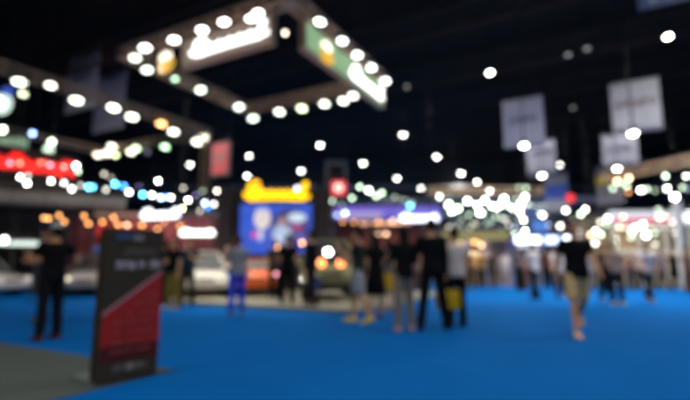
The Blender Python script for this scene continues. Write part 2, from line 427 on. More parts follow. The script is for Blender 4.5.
# ------------------------------------------------------------------ hanging banners
BAN = mat('pale_lilac_banner', (0.80, 0.79, 0.88), 0.8, noise=0.05, thin=True)
BANW = mat('white_banner_cloth', (0.85, 0.84, 0.86), 0.8, noise=0.04, thin=True)
def banner(quad, Y, label, m, textm=None, accent=None, E=None, tz=0.55, tw=0.7):
    """quad = (left, top, right, bottom) seen extent; the cloth hangs parallel to the booth fronts"""
    l, t, r, b = quad
    pc = at((l+r)/2, (t+b)/2, Y)
    pl = on_line(l, (t+b)/2, pc, V, 0); pr = on_line(r, (t+b)/2, pc, V, 0)
    w = (Vector((pl.x, pl.y))-Vector((pr.x, pr.y))).length
    zt = at((l+r)/2, t, Y).z; zb = at((l+r)/2, b, Y).z; h = zt-zb
    c = Vector(((pl.x+pr.x)/2, (pl.y+pr.y)/2, zb))
    root = empty('hanging_banner', c, ANG_V, label, 'banner')
    n = 24; mb = MB()                                   # cloth with a soft wave and thickness
    vs = []; 
    for j in range(7):
        for i in range(n+1):
            x = (i/n-0.5)*w; y = 0.025*math.sin(i*0.9 + j*0.2)*(1-j/8); vs.append((x, y, h*j/6))
    k = len(vs); vs += [(x, y+0.012, z) for x, y, z in vs]
    fs = []
    for j in range(6):
        for i in range(n):
            a = j*(n+1)+i; fs.append((a, a+1, a+n+2, a+n+1)); fs.append((k+a+n+1, k+a+n+2, k+a+1, k+a))
    for i in range(n): fs.append((i+1, i, k+i, k+i+1)); a = 6*(n+1)+i; fs.append((a, a+1, k+a+1, k+a))
    for j in range(6): a = j*(n+1); fs.append((a, a+n+1, k+a+n+1, k+a)); a += n; fs.append((a+n+1, a, k+a, k+a+n+1))
    mb.add(vs, fs); mb.build('cloth', m, root, smooth=True)
    for zz in (0, h): MB().cone((-w/2-0.04, 0, zz), (w/2+0.04, 0, zz), 0.03, n=8).build('rod', DARKGREY, root)
    for s in (-1, 1): MB().cone((s*w*0.4, 0, h), (s*w*0.4, 0, max(h+0.1, 12.62-zb)), 0.008, n=5).build('hanging_wire', CABLE, root)
    if textm:                                            # a short row of blocky characters
        tx = MB(); cw = w*tw/6
        for i in range(6):
            x = (-2.5+i)*cw
            tx.box((x-cw*0.28, -0.04, h*tz), (cw*0.2, 0.02, h*0.13))
            tx.box((x+cw*0.22, -0.04, h*tz), (cw*0.2, 0.02, h*(0.13 if i % 2 else 0.08)))
            tx.box((x, -0.04, h*tz + (h*0.05 if i % 3 else -h*0.02)), (cw*0.6, 0.02, h*0.035))
        tx.build('lettering', textm, root)
    if accent:
        MB().box((0, -0.045, h*accent[1]), (w*0.96, 0.02, h*accent[2])).build('printed_stripe', accent[0], root)
    return root
DTX = mat('grey_lettering', (0.10, 0.11, 0.22), 0.7); BTX = mat('brown_lettering', (0.35, 0.22, 0.16), 0.7)
banner((503, 98, 544, 147), 17, 'pale lilac banner with dark lettering hung right of centre', BAN, DTX)
banner((611, 80, 661, 132), 15.5, 'large white banner with brown lettering hung at the upper right', BANW, BTX, tw=0.85)
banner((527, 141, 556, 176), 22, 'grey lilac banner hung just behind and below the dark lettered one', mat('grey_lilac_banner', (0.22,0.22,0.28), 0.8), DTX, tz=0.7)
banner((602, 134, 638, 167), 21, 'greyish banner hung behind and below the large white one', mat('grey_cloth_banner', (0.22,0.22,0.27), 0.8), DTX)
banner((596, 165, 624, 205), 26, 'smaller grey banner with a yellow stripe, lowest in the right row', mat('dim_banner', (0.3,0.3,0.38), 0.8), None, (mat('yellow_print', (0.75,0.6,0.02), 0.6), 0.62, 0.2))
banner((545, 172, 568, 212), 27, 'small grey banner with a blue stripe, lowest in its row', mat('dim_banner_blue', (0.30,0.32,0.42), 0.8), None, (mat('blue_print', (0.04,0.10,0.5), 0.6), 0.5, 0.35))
banner((636, -40, 694, 5), 11.5, 'pale banner cut by the top right edge of the view', BAN, None)
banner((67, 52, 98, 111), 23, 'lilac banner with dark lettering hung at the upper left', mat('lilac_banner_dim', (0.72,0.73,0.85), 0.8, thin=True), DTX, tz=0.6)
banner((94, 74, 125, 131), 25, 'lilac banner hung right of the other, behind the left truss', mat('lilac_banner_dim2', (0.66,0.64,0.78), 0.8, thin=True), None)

# ------------------------------------------------------------------ red square sign
c = at(221, 159, 15)
root = empty('hanging_sign', c - Z*0.62, ANG_V, 'red square sign with white border and white mark hanging in the dark', 'sign')
MB().box((0,0,0.62), (0.80, 0.10, 1.16)).build('border_panel', glow((0.75,0.50,0.55), 0.05), root)
MB().box((0,-0.06,0.62), (0.68, 0.03, 1.02)).build('red_panel', glow((0.60,0.01,0.02), 0.8), root)
mk = MB()
for x in (-0.16, 0.16): mk.box((x,-0.09,0.62), (0.07,0.02,0.5), Matrix.Rotation(0.15,3,'Y'))
mk.box((0,-0.09,0.66), (0.3,0.02,0.1), Matrix.Rotation(-0.5,3,'Y'))
mk.build('white_mark', glow((0.9,0.6,0.62), 0.15), root)
for s in (-1,1): MB().cone((s*0.35,0,1.2), (s*0.35,0,12.62-c.z+0.62), 0.01, n=5).build('hanging_wire', CABLE, root)

# ------------------------------------------------------------------ CENTRAL BOOTH
k0 = on_z(352, 314.5, 0); 
PW, PD = 8.6, 7.6
pts = [k0, k0+V*PW, k0+V*PW+U*PD, k0+U*PD]
m = MB(); m.add([p + Z*0.0 for p in pts] + [p + Z*0.1 for p in pts], [(3,2,1,0), (4,5,6,7), (0,1,5,4), (1,2,6,5), (2,3,7,6), (3,0,4,7)])
pf = m.build('booth_platform', STAGE); tag(pf, 'low pale carpeted platform of the central vehicle booth', 'platform')
m = MB()
for i in range(4):
    a, b = pts[i], pts[(i+1) % 4]; d = (b-a).normalized()
    m.box((a+b)/2 + Z*0.082, ((b-a).length, 0.05, 0.03), rotm(math.atan2(d.y, d.x)))
m.build('edge_trim', mat('edge_metal', (0.5,0.5,0.48), 0.4, 0.4), pf)
# black wall with LED screen
WY = 18.2
l = at(220, 200, WY); r = at(331, 200, WY); zt = at(278, 188, WY).z
wall = empty('display_wall', ((l.x+r.x)/2, WY, 0.1), 0, 'black booth wall carrying the screen and yellow script sign', 'wall panel')
ww = r.x-l.x
MB().box((0, 0.2, (zt-0.1)/2), (ww, 0.3, zt-0.1)).build('back_panel', mat('wall_black', (0.02,0.018,0.022), 0.6), wall)
for s in (-1, 1): MB().box((s*(ww/2-0.28), -0.03, (zt-0.1)/2), (0.56, 0.3, zt-0.1)).build('side_pillar', mat('pillar_dark', (0.035,0.03,0.035), 0.5), wall)
# the screen: procedural picture of soft coloured patches
def screen_mat():
    m = bpy.data.materials.new('screen_picture'); m.use_nodes = True; nt = m.node_tree
    b = nt.nodes['Principled BSDF']; b.inputs['Base Color'].default_value = (0.01,0.01,0.01,1)
    tc = nt.nodes.new('ShaderNodeTexCoord'); L = nt.links
    wave = nt.nodes.new('ShaderNodeTexNoise'); wave.inputs['Scale'].default_value = 3.0
    L.new(tc.outputs['Object'], wave.inputs['Vector'])
    base = nt.nodes.new('ShaderNodeMix'); base.data_type = 'RGBA'
    base.inputs[6].default_value = (0.02,0.06,0.55,1); base.inputs[7].default_value = (0.06,0.16,0.75,1)
    L.new(wave.outputs[0], base.inputs[0]); cur = base.outputs[2]
    def patch(cx, cz, rx, rz, col, soft=0.25):
        nonlocal cur
        mp = nt.nodes.new('ShaderNodeMapping'); mp.vector_type = 'POINT'
        mp.inputs['Location'].default_value = (-cx/rx, 0, -cz/rz); mp.inputs['Scale'].default_value = (1/rx, 0, 1/rz)
        ln = nt.nodes.new('ShaderNodeVectorMath'); ln.operation = 'LENGTH'
        mr = nt.nodes.new('ShaderNodeMapRange'); mr.inputs['From Min'].default_value = 1.0; mr.inputs['From Max'].default_value = 1-soft
        L.new(tc.outputs['Object'], mp.inputs['Vector']); L.new(mp.outputs[0], ln.inputs[0]); L.new(ln.outputs['Value'], mr.inputs['Value'])
        mx = nt.nodes.new('ShaderNodeMix'); mx.data_type = 'RGBA'; mx.inputs[7].default_value = (*col, 1)
        L.new(mr.outputs[0], mx.inputs[0]); L.new(cur, mx.inputs[6]); cur = mx.outputs[2]
    # coordinates in metres from the middle of the picture
    patch(0.55, 0.0, 0.9, 0.95, (0.05,0.04,0.14), 0.3)          # darker right half
    patch(-0.55, 0.42, 0.36, 0.48, (0.95,0.80,0.70), 0.2)       # big pale round shape
    patch(-0.55, 0.40, 0.12, 0.16, (0.35,0.55,0.75), 0.5)
    patch(-0.55, 0.80, 0.30, 0.12, (0.35,0.42,0.95), 0.3)
    patch(-0.85, -0.25, 0.16, 0.18, (0.95,0.10,0.50), 0.5)      # pink spot
    patch(-0.60, -0.25, 0.14, 0.32, (0.75,0.75,0.95), 0.5)
    patch(0.25, -0.20, 0.50, 0.50, (0.50,0.62,0.85), 0.5)       # pale figure
    patch(0.25, 0.30, 0.16, 0.22, (0.55,0.30,0.28), 0.4)
    patch(0.10, -0.45, 0.2, 0.16, (0.85,0.85,1.0), 0.5)
    patch(0.85, 0.45, 0.42, 0.22, (0.72,0.85,1.0), 0.2)         # pale pill at the right
    patch(0.85, 0.05, 0.34, 0.16, (0.45,0.08,0.30), 0.4)
    patch(1.0, -0.35, 0.16, 0.18, (0.20,0.22,0.75), 0.4)
    L.new(cur, b.inputs['Emission Color']); b.inputs['Emission Strength'].default_value = 0.95
    return m
sl = at(239, 230, WY-0.15); sr = at(311.5, 230, WY-0.15); szt = at(275, 203.5, WY-0.15).z; szb = at(275, 254, WY-0.15).z
scr = empty('led_screen', ((sl.x+sr.x)/2, WY-0.02, szb), 0, 'large glowing blue LED screen on the black booth wall', 'screen')
o = MB().box((0,0,0), (sr.x-sl.x, 0.08, szt-szb)).build('display', screen_mat(), scr, loc=(0,0,(szt-szb)/2))
fr = MB(); sw, sh = sr.x-sl.x, szt-szb
for zz in (-0.03, sh+0.03): fr.box((0,0,zz), (sw+0.12, 0.12, 0.06))
for xx in (-sw/2-0.03, sw/2+0.03): fr.box((xx,0,sh/2), (0.06,0.12,sh))
fr.build('frame', BLACK, scr)
# yellow script sign standing on top of the wall
yl = at(245, 190, WY-0.1); yr = at(308, 190, WY-0.1); zb = at(278, 199, WY-0.1).z; zz = at(278, 180, WY-0.1).z
ys = empty('script_sign', ((yl.x+yr.x)/2, WY-0.1, zb), 0, 'glowing yellow script sign above the LED screen', 'sign')
script_sign((0,0,0), 0, yr.x-yl.x, (zz-zb)*0.95, 0.085, (1.0,0.52,0.0), 2.3, parent=ys, slant=0.12)
MB().box((0, 0.12, 0.02), (yr.x-yl.x+0.2, 0.08, 0.10)).build('support_rail', BLACK, ys)
for s in (-0.6, 0.6): MB().cone((s, 0.12, 0), (s, 0.12, -0.12), 0.03, n=8).build('support_post', BLACK, ys)
# hanging dark frame with the red-lit lamp
c = at(336, 178, 18.8)
root = empty('sign_cube', (c.x, c.y, c.z-0.75), 0, 'dark grey square frame hanging beside the yellow script sign', 'frame')
fr = MB(); fw, fh = 0.78, 1.4
for zz in (0, fh): fr.box((0,0,zz), (fw, 0.3, 0.13))
for xx in (-fw/2, fw/2): fr.box((xx,0,fh/2), (0.13, 0.3, fh))
fr.build('frame_tube', mat('frame_bluegrey', (0.14,0.15,0.19), 0.5), root)
MB().box((0,0.1,fh*0.72), (0.26,0.1,0.5)).build('inner_panel', BLACK, root)
for s in (-1,1): MB().cone((s*0.35,0,fh), (s*0.35,0,12.62-c.z+0.75), 0.01, n=5).build('hanging_wire', CABLE, root)
c2 = at(338.5, 187.5, 18.3)
root = empty('red_lamp', c2, 0, 'square red lamp with a white-hot centre under the grey frame', 'lamp')
MB().box((0,0.1,0), (0.58,0.12,0.60)).build('red_face', glow((1.0,0.10,0.08), 1.1), root, bevel=0.06)
MB().ell((0,0.02,0), (0.17,0.04,0.16)).build('bulb', glow((1,0.62,0.55), 2.2), root, smooth=True)
MB().cone((0,0.15,0.2), (0,0.4,0.55), 0.02, n=6).build('bracket', BLACK, root)

# ------------------------------------------------------------------ string and spot lamps, each one a thing
CLR = dict(w=(1,1,0.93), c=(0.12,0.62,1.0), b=(0.05,0.25,1.0), o=(1.0,0.42,0.13), g=(0.75,1.0,0.72), y=(0.95,1.0,0.6), v=(0.5,0.4,0.95), r=(1,0.12,0.1), p=(1,0.35,0.45), t=(0.9,0.84,0.72), bl=(0.6,0.75,1.0), k=(1,0.62,0.38))
def bulbs(lst, Yf, label, group, cable=True, cablelabel=None, E=26, d=3.0):
    """lst: (px, py, colour, relative brightness, relative size)"""
    pts = []
    for e in lst:
        px, py, cc = e[:3]; k = e[3] if len(e) > 3 else 1.0; sz = e[4] if len(e) > 4 else 1.0
        Y = Yf(px, py) if callable(Yf) else Yf
        p = at(px, py, Y); r = d*min(sz, 1.7)/2*Y/FPX
        root = empty('light_bulb', p, 0, label, 'light bulb', group)
        MB().ell((0,0,0), r, nu=12, nv=8).build('bulb', glow(CLR[cc], round(0.8*E*(k**1.5 if k < 1 else 1.0), 1)), root, smooth=True)
        MB().cone((0,0,r*0.8), (0,0,r*0.8+0.09), r*0.55, r*0.4, 8).build('socket', BLACK, root)
        pts.append(p + Z*(r*0.8+0.09))
    if cable and len(pts) > 1:
        m = MB(); pts.sort(key=lambda q: q.x)
        path = []
        for a, b in zip(pts, pts[1:]):
            for i in range(4):
                t = i/4; q = a.lerp(b, t); q.z += 0.05*(4*t*(1-t)); path.append(q)
        path.append(pts[-1]); path = [Vector((path[0].x, path[0].y, 12.58))] + path + [Vector((path[-1].x, path[-1].y, 12.58))]; m.tube(path, 0.012, 5, caps=False)
        tag(m.build('lamp_cable', CABLE), cablelabel, 'cable')
Yl = lambda px, py: 14.0 + (px-20)*0.028
bulbs([(10,163,'p',.5), (20,163,'k',.35), (41,162.5,'k',.25), (50,165,'bl',.35), (64,167,'t',.3), (76,166,'w',1,1.3), (78,171,'g',.5), (104,174,'t',.35), (111,178,'t',.2), (115,184,'c',.9,1.2), (124,186,'b',1), (139,186.5,'v',.12), (158,181,'w',1), (183,188,'t',.4), (196,195,'v',.2), (203,191,'g',.2), (217,191,'t',.7)],
      lambda x, y: Yl(x, y)-1.25, 'festoon bulb of the upper row along the left booth', 'upper festoon row of the left booth', True, 'cable of the upper festoon row at the left booth')
bulbs([(20,177,'w',.8), (28,176,'t',.4), (27,183.5,'w',1.2,1.1), (51,181,'w',.8), (64,183,'w',.6), (72,189,'w',.8), (81,185.5,'t',.35), (88.5,187,'c',.9,1.2), (93,187,'c',.7), (106,189.5,'t',.45), (129,192,'w',.9), (143,194.5,'c',1.1,1.1), (152,195,'w',.9), (161,197.5,'bl',.9), (166,197,'b',.8), (171,197.5,'w',.8), (188,200,'w',.9), (205,203,'bl',.8), (208,207,'b',.7), (214,204,'w',.6), (182,208.5,'y',.9), (200,211,'t',.3)],
      lambda x, y: Yl(x, y)-1.0, 'festoon bulb of the lower row along the left booth', 'lower festoon row of the left booth', True, 'cable of the lower festoon row at the left booth')
bulbs([(44,218,'o',.9), (48.5,218.5,'o',1), (59,215.5,'o',.9), (64.5,221.5,'o',.9), (84,216,'o',.9), (88.5,223.5,'o',1), (102.5,222,'o',.9), (113.5,217.5,'o',1), (118,224.5,'o',1), (127,225,'k',1), (142,225,'o',1), (164,222.5,'o',.6), (157.5,229.5,'o',.9), (180,226,'o',.8)],
      14.4, 'warm orange bulb strung inside the left booth', 'orange bulbs of the left booth', True, 'cable of the orange bulbs in the left booth', E=9, d=3.2)
bulbs([(343,221.5,'o',.6), (354,222,'o',.6), (378.5,222,'o',.6), (392.5,221,'k',.8)], 18.5, 'orange bulb under the violet fascia', 'orange bulbs under the violet fascia', True, 'cable of the bulbs under the violet fascia', E=11, d=3.0)
bulbs([(332,201,'g',.45), (342,204.5,'g',.18), (350,188,'v',.08), (352,198,'g',.6), (360,187,'g',.7), (369,190.5,'w',.9,1.2), (376,196,'g',.7), (382,193,'g',.7), (394.5,197,'g',.2), (404,200,'g',.18), (412,203,'g',.25), (345,213,'bl',.8), (337,215,'bl',.4), (410,206,'c',.7,1.3)],
      19.5, 'pale green lamp hanging above the violet fascia', 'green lamps above the violet fascia', True, 'cable of the green lamps above the violet fascia', E=20, d=3.2)
bulbs([(439.5,196.5,'w',1), (449,205,'g',2,2.2), (458,208.5,'g',1.6,1.6), (452,211,'g',1.6,1.6), (467.5,201,'w',1.6,1.5), (484.5,200.5,'w',1.6,1.5), (480,212.5,'w',1.8,2), (477,205,'g',1.4,1.4), (492,206,'g',1.2,1.4), (497,208,'w',1,1), (504,199,'w',1.6,1.6), (500,205,'g',1,1.5), (509,206,'g',.8), (519,187.5,'g',.35), (526,188,'g',.5), (516,199,'g',.4), (524.5,197,'w',1.6,1.5), (521,204,'w',1.6,1.6), (520,212,'w',1.2,1.2), (528,204,'g',.5)],
      27, 'bright greenish white lamp in the dense cluster right of centre', 'dense lamp cluster right of centre', True, 'cable through the dense lamp cluster right of centre', E=17, d=2.9)
bulbs([(469,214.5,'g',.35), (462,219.5,'g',.2), (455,228.5,'g',.7,1.1), (473,223.5,'y',.25), (505,219,'t',.35), (495,214.5,'g',.15), (501,230.5,'g',.25), (519,219.5,'g',.2), (515,228,'bl',.3), (525,231,'w',1), (487,224,'g',.18), (475,242,'o',.6), (481.5,245.5,'k',.6), (466,246,'v',.7)],
      25, 'dim lamp in the lower row right of centre', 'dim lower lamps right of centre', True, 'cable of the dim lower lamps right of centre', E=20, d=3.2)
bulbs([(617,181,'k',.8,1.1), (629,178,'k',.9), (613,188.5,'g',.5), (627,186,'g',.5), (622,183,'g',.4), (628.5,192,'o',.35), (641,190,'w',1.1,1.2), (647,189,'g',.5), (655,190.5,'g',.2), (665.5,176,'g',.7), (667,188.5,'w',.8,1.2), (686,176,'w',.8), (682.5,187.5,'g',.4), (688,189,'bl',.2)],
      24, 'lamp of the upper row over the right hand stalls', 'upper lamps over the right stalls', True, 'cable of the upper lamps over the right stalls', E=22, d=3.2)
bulbs([(675,197,'w',2,2), (676,212,'w',2,1.9), (663,214,'w',1.4,1.5), (690,211.5,'w',1.4,1.5), (648,218.5,'bl',1.4,1.5), (606,224.5,'g',.3,1.2), (601,234.5,'g',.6), (615,239,'w',1.5,1.2), (595,243,'w',.5,1.2), (646,235,'w',1.7,1.4), (655,233,'g',.4), (642,211,'bl',.25), (652,211,'bl',.25), (631,237,'g',.4), (628,228,'p',.3)],
      23, 'lamp of the lower row over the right hand stalls', 'lower lamps over the right stalls', True, 'cable of the lower lamps over the right stalls', E=26, d=3.2)

rb = random.Random(21)
bulbs([(502 + i*4.7 + rb.uniform(-2,2), rb.uniform(208,244), rb.choice('ggtwt'), rb.choice((.2,.3,.45,.7,.9,1)), rb.choice((1,1.2))) for i in range(40)],
      26.5, 'pale lamp among the many specks over the far right stalls', 'far specks over the right stalls', True, 'cable through the far specks over the right stalls', E=20, d=3.2)
bulbs([(447 + i*3.6 + rb.uniform(-2,2), rb.uniform(213,236), rb.choice('ggt'), rb.choice((.12,.2,.3)), 1) for i in range(16)],
      27.5, 'dim greenish lamp under the dense lamp cluster', 'dim specks under the dense lamp cluster', True, 'cable through the dim specks under the dense cluster', E=20, d=3.2)
bulbs([(590 + i*5.8 + rb.uniform(-2,2), rb.uniform(216,246), rb.choice('wgwtk'), rb.choice((.4,.6,.8,1)), rb.choice((1,1.2))) for i in range(17)],
      21.2, 'lamp strung in front of the right hand stalls', 'front lamps of the right stalls', True, 'cable of the front lamps of the right stalls', E=18, d=3.2)
# single lamps with a look of their own
def spot_sign(px, py, Y, rpx, col, E, label, name='round_lamp'):
    p = at(px, py, Y); r = rpx*Y/FPX
    root = empty(name, p, 0, label, 'lamp')
    MB().ell((0,-0.02,0), (r, 0.06, r)).build('lens', glow(col, E), root, smooth=True)
    MB().cone((0,0.0,0), (0,0.16,0), r*1.15, r*0.8, 16).build('lamp_housing', BLACK, root)
    MB().cone((0,0.1,r), (0,0.1,max(r+0.2, 12.62-p.z)), 0.012, n=5).build('hanging_wire', CABLE, root)
spot_sign(570, 198, 22, 4.2, (1.0,0.02,0.03), 1.6, 'solitary red lamp between the two rows of hanging banners')
spot_sign(33, 133.5, 14, 2.2, (0.35,0.5,1.0), 9, 'blue-white lamp above the red lettering at far left')
spot_sign(3, 130, 13, 3.0, (0.95,1,0.75), 10, 'white lamp at the left edge of the view')
spot_sign(52, 142, 15, 2.4, (0.85,1,0.8), 12, 'upper lamp of the pale pair above the red lettering')
spot_sign(49, 150, 15, 5.0, (0.72,1,0.72), 2.4, 'lower wide lamp of the pale pair above the red lettering')
spot_sign(297, 188.5, 17.6, 2.0, (0.8,0.78,1), 6, 'small whitish lamp in front of the yellow script sign')
spot_sign(147.5, 152, 17, 2.2, (0.15,0.16,0.25), 1.5, 'very dim bluish lamp behind the left truss')

# ------------------------------------------------------------------ LEFT BOOTHS
# lit signs
def sign_on_arm(px0, px1, ybot, ytop, Y, col, E, label, r, humps=5, rotz=0.0, hang=True, dz=0.0):
    a = at(px0, ybot, Y); b = at(px1, ybot, Y); zt = at((px0+px1)/2, ytop, Y).z
    w = (b.x-a.x)/max(0.3, math.cos(rotz)); h = zt - a.z
    root = empty('script_sign', ((a.x+b.x)/2, Y, a.z), rotz, label, 'sign')
    script_sign((0,0,r), 0, w-2*r, h*0.9-2*r, r, col, E, parent=root, humps=humps)
    MB().box((0, r+0.08, h*0.3), (w*0.95, 0.05, 0.08)).build('support_rail', BLACK, root)
    for s in (-0.35, 0.35): MB().cone((s*w, r+0.08, h*0.3), (s*w, r+0.08, 12.6-a.z), 0.015, n=6).build('support_rod', BLACK, root)
    return root
sign_on_arm(137, 182, 219, 206, 17, (0.85,0.9,1.0), 3.5, 'upper glowing white script sign left of the black booth wall', 0.08, rotz=-0.35)
sign_on_arm(180, 214, 236, 228, 18, (0.97,1.0,0.92), 4, 'lower glowing white script sign left of the black booth wall', 0.09, rotz=0.1)
# red lettering on a dark fascia at the far left
a = at(-45, 158, 13.0); b = at(76, 172, 15.6)
dv = Vector((b.x-a.x, b.y-a.y, 0)); L = dv.length; rz = math.atan2(dv.y, dv.x)
root = empty('letter_sign', ((a.x+b.x)/2, (a.y+b.y)/2, at(16,170,14.3).z), rz, 'glowing red lettering on the left booth fascia', 'sign')
m = MB(); x = -L/2+0.1; widths = [0.42,0.36,0.40,0.34,0.40,0.36,0.30,0.40,0.36,0.34,0.34,0.3]
for i, w_ in enumerate(widths):
    hh = 0.50 if i % 4 == 3 else 0.38
    m.box((x+0.05, -0.10, hh/2), (0.11, 0.12, hh)); m.box((x+w_-0.08, -0.10, hh/2-0.02), (0.11, 0.12, hh*0.9))
    m.box((x+w_/2, -0.10, hh*(0.9 if i % 2 else 0.12)), (w_*0.8, 0.12, 0.12)); m.box((x+w_/2, -0.10, hh*0.5), (w_*0.8, 0.12, 0.10))
    x += w_+0.02
    if x > L/2-0.2: break
m.build('lettering', glow((1.0,0.015,0.01), 2.2), root)
MB().box((0, 0.04, 0.25), (L+0.2, 0.12, 1.0)).build('backing_board', mat('fascia_dark', (0.03,0.025,0.025), 0.6), root)
# green-white and blue lit box sign at the left edge
c = at(2, 104, 11.5)
root = empty('round_sign', c, 0, 'round pale green and blue lit sign at the left edge', 'sign')
MB().ell((0,0,0), (0.28,0.08,0.30)).build('pale_face', glow((0.75,0.95,0.85), 1.2), root, smooth=True)
MB().ell((0.16,-0.06,0.34), (0.20,0.05,0.12)).build('blue_face', glow((0.03,0.10,0.55), 0.8), root, smooth=True)
MB().ell((-0.05,-0.07,0.02), (0.12,0.06,0.14)).build('bulb', glow((1,1,0.95), 6), root, smooth=True)
MB().cone((0,0.1,0.25), (0,0.1,12.62-c.z), 0.012, n=5).build('hanging_wire', CABLE, root)
# pale striped canopy band under the festoon, dark roof box, maroon wall
a = at(-60, 205, 15.0); b = at(126, 207, 17.5)
dv = Vector((b.x-a.x, b.y-a.y, 0)); L = dv.length; rz = math.atan2(dv.y, dv.x)
zc = at(40, 204, 16).z
cp = empty('booth_canopy', ((a.x+b.x)/2, (a.y+b.y)/2, zc), rz, 'beige canopy band along the top of the left booth', 'canopy')
MB().box((0,0.5,0.26), (L, 1.2, 0.42)).build('fascia_band', mat('beige_fascia', (0.42,0.36,0.30), 0.7, noise=0.2, scale=1.5), cp)
MB().box((0,0.5,0.70), (L, 1.1, 0.22)).build('roof_board', mat('roof_brown', (0.07,0.055,0.045), 0.7), cp)
for i in range(7):
    MB().cone((-L/2+0.3+i*(L-0.6)/6, 0.9, 0.05), (-L/2+0.3+i*(L-0.6)/6, 0.9, -zc), 0.06, n=10).build('post', DARKGREY, cp)
# green-grey lit fascia (0-28, 138-155) behind
a = at(-40, 146, 17); b = at(26, 148, 17)
o = MB().box((0,0,0), (b.x-a.x, 0.15, 0.62)).build('light_box_sign', glow((0.42,0.62,0.42), 0.6), loc=((a.x+b.x)/2, 17, a.z))
MB().cone((0,0,0.3), (0,0,12.6-a.z), 0.012, n=5).build('hanging_wire', CABLE, o)
tag(o, 'dim green lit panel above the red lettering', 'light panel')
l0 = at(70, 250, 18.6); r0 = at(222, 250, 18.6)
mw = empty('booth_wall', ((l0.x+r0.x)/2, 18.6, 0), 0, 'maroon back wall of the left booth behind the orange bulbs', 'wall panel')
wW = r0.x-l0.x
MAR = mat('maroon_wall', (0.20,0.045,0.06), 0.7, noise=0.25, scale=1.2)
MB().box((0,0,1.55), (wW,0.15,3.1)).build('back_panel', MAR, mw)
for i in range(6): MB().box((-wW/2+0.5+i*(wW-1)/5, -0.12, 1.5), (0.22,0.1,3.0)).build('pilaster', mat('pilaster_red', (0.28,0.09,0.10), 0.6), mw)
for cx, w_, z_, h_, col, E in ((-1.25,1.5,2.5,0.40,(0.7,0.02,0.03),0.8), (-1.1,1.1,2.15,0.5,(1,0.25,0.35),0.8), (0.2,1.4,2.35,0.35,(0.5,0.05,0.12),0.5)):
    MB().box((cx,-0.14,z_), (w_,0.06,h_)).build('lit_panel', glow(col, E), mw)
MB().box((-0.9,-0.14,1.55), (2.0,0.08,0.5)).build('dark_panel', mat('dark_sign', (0.03,0.035,0.06), 0.5), mw)
MB().ell((-1.7,-0.22,1.75), (0.35,0.03,0.1)).build('blue_mark', glow((0.05,0.2,0.6), 0.6), mw)
# left-most vehicle area back wall
l = bpy.data.lights.new('booth_fill_light', 'AREA'); l.energy = 55; l.color = (1.0, 0.6, 0.45); l.shape = 'RECTANGLE'; l.size = 3; l.size_y = 0.4  # warm pink fill added to brighten the maroon wall
MB().box((0,-1.0,3.06), (3.1,0.5,0.06)).build('ceiling_glow_strip', glow((1,0.6,0.45), 0.4), mw)  # glowing strip made up to go with the added fill
lo = bpy.data.objects.new('booth_fill_light', l); COL.objects.link(lo); lo.parent = mw; lo.location = (0,-1.0,3.0); lo.rotation_euler = (R(20),0,0)
l0 = at(-120, 250, 19.5); r0 = at(72, 250, 19.5)
bw = empty('booth_wall', ((l0.x+r0.x)/2, 19.5, 0), 0, 'dark brown back wall behind the white car at far left', 'wall panel')
MB().box((0,0,1.7), (r0.x-l0.x,0.15,3.4)).build('back_panel', mat('brown_wall', (0.09,0.075,0.065), 0.7, noise=0.4, scale=0.8), bw)
MB().box((1.2,-0.12,2.1), (2.4,0.1,0.55)).build('grey_panel', mat('grey_panel', (0.30,0.30,0.32), 0.6), bw)
# long bright tube light over the white car
a = at(-20, 243, 12.6); b = at(40, 244, 12.6)
root = empty('tube_light', ((a.x+b.x)/2, 12.6, a.z), 0, 'long white tube light above the white car at far left', 'lamp')
MB().tube([(-(b.x-a.x)/2,0,0), ((b.x-a.x)/2,0,-0.03)], 0.05, 10).build('tube', glow((0.80,0.95,0.85), 1.6), root, smooth=True)
MB().box((0,0.09,0.03), (b.x-a.x+0.1,0.08,0.10)).build('fitting', WHITE, root)
for s in (-1,1): MB().cone((s*0.7,0.09,0), (s*0.7,0.09,-a.z+0.05), 0.025, n=8).build('stand_pole', DARKGREY, root)
spot_sign(5, 240, 12.3, 3.0, (1,1,0.95), 8, 'bright round lamp at the left end of the tube light')

